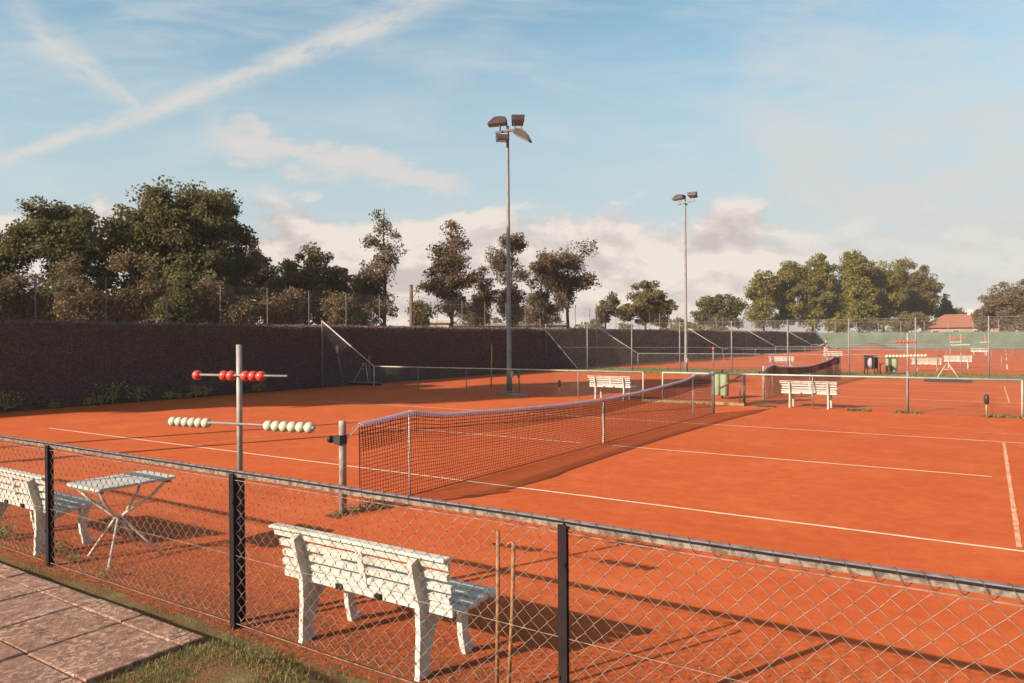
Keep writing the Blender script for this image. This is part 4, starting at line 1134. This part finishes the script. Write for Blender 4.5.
# ------------------------------------------------------------------ poles and buildings beyond
x,y = spot(411.5,42); up = thing('utility_pole', (x,y,0), 'rusty brown utility pole with a short arm between the slender trees', 'pole')
H = hgt(285,42); m = MB(); m.tube([(0,0,0),(0,0,H)], [.13,.10], 9); m.build('shaft', DWOOD, up, True)
m = MB(); m.rbox(-.05,.52,-.05,.05,H-.35,H-.27,.01); m.tube([(.1,0,H-.75),(.42,0,H-.35)], .02, 6); m.build('arm', DWOOD, up)
m = MB(); m.tube([(.40,0,H-.27),(.40,0,H-.1)], .05, 8); m.tube([(0,0,H),(0,0,H+.06)], [.13,.05], 9); m.build('insulator', DWOOD, up, True)
PLAST = paint('pale_render', (.42,.35,.29), (.34,.27,.22), .8, .85); ROOFD = paint('grey_sheet_roof', (.24,.20,.20), (.17,.14,.14), .6, .7)
BRICK = paint('brick_wall', (.33,.20,.14), (.24,.14,.10), 1.5, .9); DARKG = paint('window_dark', (.04,.04,.05), (.03,.03,.035), 2, .2)
def roof_mat():
    m, nt, b = new_mat('red_tiles'); v = texco(nt, (3.2,3.2,3.2)); w = nt.nodes.new('ShaderNodeTexWave'); w.inputs['Scale'].default_value = 1.0; w.inputs['Distortion'].default_value = .4
    nt.links.new(v, w.inputs[0]); f = noise(nt, v, .9, 5, .7)
    c = ramp(nt, f, [(.35,(.20,.065,.038)),(.65,(.27,.10,.058))]); nt.links.new(mixc(nt, mth(nt,'MULTIPLY',w.outputs['Fac'],.25), c, (.25,.07,.035)), b.inputs['Base Color']); b.inputs['Roughness'].default_value=.85
    bump(nt, b, w.outputs['Fac'], .5, .05); return m
ROOFR = roof_mat()
# red-roofed house
D = 128; x,y = spot(962,D); hs = thing('house', (x,y,0), 'house with a red tiled hip roof beyond the green screen', 'house', None, -YAW*0-.05)
W, L, eave, ridge = 6.2, 4.2, hgt(330,D), hgt(317,D)
m = MB(); m.box(-W+.5,W-.5,-L+.5,L-.5,0,eave); m.build('wall', BRICK, hs)
m = MB(); b=[(-W,-L,eave-.1),(W,-L,eave-.1),(W,L,eave-.1),(-W,L,eave-.1),(-W+3.6,0,ridge),(W-2.2,0,ridge)]; m.v=b; m.f=[(0,1,5,4),(1,2,5),(2,3,4,5),(3,0,4),(3,2,1,0)]; rf = m.build('roof', ROOFR, hs)
m = MB(); m.box(.8,1.7,-.4,.4,ridge-.5,ridge+.75); m.build('chimney', PLAST, rf)
for wx in (-3.5,-.5,2.5):
    m = MB(); m.box(wx-.55,wx+.55,-L+.44,-L+.5-.003,eave-1.7,eave-.5); f_ = m.build('window', POLEW, hs)
    m = MB(); m.box(wx-.45,wx+.45,-L+.42,-L+.437,eave-1.6,eave-.6); m.build('pane', DARKG, f_)
# low white building with grey roof behind the slender trees
D = 85; x,y = spot(452,D); wb = thing('low_building', (x,y,0), 'long low pale building with a dull grey roof seen through the slender trees', 'building', None, .55)
e = hgt(323,D); Hh = 7.5
m = MB(); m.box(-4.2,0,-3,3,0,e); m.build('wall', PLAST, wb); m = MB(); m.box(0.003,13,-2.9,3,0,e-.35); wl = m.build('wall', ROOFD, wb)
m = MB(); m.box(-4.5,.2,-3.3,3.3,e,e+.25); m.build('roof', PLAST, wb); m = MB(); m.box(.203,13.3,-3.2,3.3,e-.347,e-.1); m.build('roof', ROOFD, wb)
for wx in (-3.2,-1.4,2.5,5,7.5,10):
    yb = -3.0 if wx < 0 else -2.9
    m = MB(); m.box(wx-.5,wx+.5,yb-.06,yb-.003,1.2,2.4); f_ = m.build('window', POLEW, wb); m = MB(); m.box(wx-.42,wx+.42,yb-.08,yb-.063,1.28,2.32); m.build('pane', DARKG, f_)

# thin haze added over the courts and beyond to lift the dark tones
hz = MB(); hz.box(-395, 395, -165, 435, -1.1, 21.5)
hm, hnt, hb = new_mat('haze'); hnt.nodes.remove(hb)
pv_ = hnt.nodes.new('ShaderNodeVolumePrincipled'); pv_.inputs['Density'].default_value = HAZE_D; pv_.inputs['Color'].default_value = (.96,.88,.86,1)
hnt.links.new(pv_.outputs[0], hnt.nodes['Material Output'].inputs['Volume'])
tag(hz.build('haze', hm), 'faint pale haze added over the courts to lift the dark tones', 'haze', kind='stuff')

# ------------------------------------------------------------------ sun, sky
SV = Vector((.85, 1.9, -1.0)).normalized()
EL = math.asin(-SV.z); AZ = math.atan2(-SV.x, -SV.y)     # azimuth of the sun, clockwise from +Y
sl = bpy.data.lights.new('sun', 'SUN'); so = bpy.data.objects.new('sun', sl); COL.objects.link(so)
so.rotation_euler = SV.to_track_quat('-Z', 'Y').to_euler(); so.location = (-20,-40,30)
sl.energy = 5.0; sl.angle = R_(.53); sl.color = (1.0, .86, .70)

w = bpy.data.worlds.new('World'); scene.world = w; w.use_nodes = True; nt = w.node_tree
bg = nt.nodes['Background']; 
sky = nt.nodes.new('ShaderNodeTexSky'); sky.sky_type = 'NISHITA'; sky.sun_disc = False
sky.sun_elevation = EL; sky.sun_rotation = AZ; sky.altitude = 0; sky.air_density = 1.0; sky.dust_density = 1.6; sky.ozone_density = 1.5
tc = nt.nodes.new('ShaderNodeTexCoord'); dirv = tc.outputs['Generated']
def dot(vec):
    n = nt.nodes.new('ShaderNodeVectorMath'); n.operation = 'DOT_PRODUCT'; n.inputs[1].default_value = vec; nt.links.new(dirv, n.inputs[0]); return n.outputs['Value']
# tangent-plane sky coordinates about the compass bearing the courts face: U along the horizon, V up
dF = mth(nt,'MAXIMUM', mth(nt,'ABSOLUTE', dot((-.5534,.8329,0))), .12)
U = mth(nt,'DIVIDE', dot((.8329,.5534,0)), dF); Vv = mth(nt,'DIVIDE', dot((0,0,1)), dF)
def sstep(x, a, b):
    n = nt.nodes.new('ShaderNodeMapRange'); n.interpolation_type = 'SMOOTHSTEP'; n.clamp = True
    n.inputs[1].default_value = a; n.inputs[2].default_value = b; nt.links.new(x, n.inputs[0]); return n.outputs[0]
def comb(a, b, c=0.0):
    n = nt.nodes.new('ShaderNodeCombineXYZ')
    for i, q in enumerate((a,b,c)):
        if isinstance(q,(int,float)): n.inputs[i].default_value = q
        else: nt.links.new(q, n.inputs[i])
    return n.outputs[0]
mul = lambda a,b: mth(nt,'MULTIPLY',a,b)
add = lambda a,b: mth(nt,'ADD',a,b)
sub = lambda a,b: mth(nt,'SUBTRACT',a,b)
P2 = comb(U, Vv, 0)
warp = noise(nt, P2, 9, 5, .6); wsub = sub(warp, .5)
# contrail A: v = f(u), rising to the right
uA = add(U, .691)     # 0 at the left edge of the picture
fA = add(add(mul(uA, .30), mul(mul(uA, uA), .111)), .243)
dA = mth(nt,'ABSOLUTE', add(sub(Vv, fA), mul(wsub, .026)))
wA = add(.010, mul(mth(nt,'MAXIMUM',uA,0), .024))
cA = mul(mul(sstep(mth(nt,'DIVIDE',dA,wA), 1.5, .0), sstep(U, .05, -.22)), sstep(noise(nt, comb(add(U,Vv), mul(sub(Vv,mul(U,.4)),3.0), 2.2), 14, 6, .65), .22, .58))
# contrail B: falling to the right, smeared at its upper end
fB = sub(.455, mul(uA, .73)); dB = mth(nt,'ABSOLUTE', add(sub(Vv, fB), mul(wsub, .03)))
wB = add(.007, mul(mth(nt,'MAXIMUM',sub(.20,uA),0), .24))
cB = mul(mul(sstep(mth(nt,'DIVIDE',dB,wB), 1.5, .0), sstep(uA, .23, .17)), mul(sstep(noise(nt, comb(add(U,mul(Vv,-1.0)), mul(add(Vv,mul(U,.6)),3.0), 5.2), 12, 6, .65), .22, .6), sstep(uA,-.06,.12)))
# cirrus veils, fine streaks
cirN = noise(nt, comb(add(mul(U,1.6),mul(Vv,1.2)), mul(Vv,7.0)), 2.2, 7, .62, .6)
cir = mul(sstep(cirN, .38, .74), .62)
# pale veil with a firm left edge on the right of the picture
edge = add(sub(U, .285), add(mul(wsub,.06), mul(mth(nt,'MAXIMUM',sub(.27,Vv),0), -.5)))
veilN = noise(nt, comb(add(mul(U,2.2),mul(Vv,-1.6)), mul(Vv,5.5), 3.1), 3.6, 9, .66, .7)
veil = mul(mul(sstep(edge, -.01, .075), sstep(veilN, .24, .60)), mul(sstep(Vv,.60,.10), 1.0))
# cumulus bank low over the horizon
cuN = noise(nt, comb(mul(U,1.0), mul(Vv,2.0), 7.3), 6.4, 10, .60, .15)
cu_h = mul(sstep(Vv, .215, .10), .30)
cu_l = mul(sstep(U, .62, .22), .06)
cuD = add(add(cuN, cu_h), cu_l)
cu = mul(sstep(cuD, .62, .74), mul(sstep(Vv, .225, .165), add(.35, mul(sstep(U, .50, .30), .65))))
cu_sh = noise(nt, comb(add(mul(U,1.0),.006), mul(add(Vv,.022),2.0), 7.3), 6.4, 7, .55, .15)
# small pink cloud streak on the left
psN = noise(nt, comb(mul(U,1.0), mul(Vv,2.2), 1.5), 11, 8, .62)
psL = sub(1.0, mth(nt,'MINIMUM', mth(nt,'DIVIDE', mth(nt,'ABSOLUTE', add(sub(Vv, sub(.237, mul(add(U,.22),.22))), mul(wsub,.05))), add(.030, mul(sub(-.10,U),.05))), 1.0))
ps = mul(sstep(add(mul(psN,1.15), mul(psL,.36)), .66, .90), mul(sstep(psL, .0, .25), sstep(mth(nt,'ABSOLUTE',add(U,.235)), .20, .13)))
hazeh = sstep(Vv, .30, -.02)
SKYC = mixc(nt, 1.0, sky.outputs[0], (1.15,1.32,1.14), 'MULTIPLY')
K = 1.0
midh = sstep(Vv, .50, .16)
col = mixc(nt, mul(midh, .80), SKYC, (3.05,3.68,3.95))
col = mixc(nt, mul(sstep(Vv,.22,.0),.75), col, (4.5,4.05,3.65))
col = mixc(nt, cir, col, (3.6,4.1,4.2))
col = mixc(nt, veil, col, (4.05,4.1,4.0))
col = mixc(nt, mul(cB,.95), col, (4.1,4.1,4.0))
col = mixc(nt, mul(cA,.92), col, (4.35,4.2,4.0))
cc = ramp(nt, sub(add(cuN,.5), cu_sh), [(.40,(.70,.665,.69)),(.48,(.88,.84,.84)),(.55,(1.06,1.02,.99))])
ccs = nt.nodes.new('ShaderNodeVectorMath'); ccs.operation='MULTIPLY'; ccs.inputs[1].default_value = (5.1,4.65,4.3); nt.links.new(cc, ccs.inputs[0])
col = mixc(nt, mul(cu,.88), col, ccs.outputs[0])
col = mixc(nt, mul(ps,.8), col, (4.55,4.15,3.95))
nt.links.new(col, bg.inputs[0]); bg.inputs[1].default_value = .074

scene.view_settings.view_transform = 'Standard'; scene.view_settings.look = 'None'
scene.view_settings.gamma = 1.0; scene.view_settings.use_curve_mapping = False
scene.view_settings.exposure = 1.15
scene.cycles.max_bounces = 6; scene.cycles.transparent_max_bounces = 8
scene.cycles.use_denoising = True
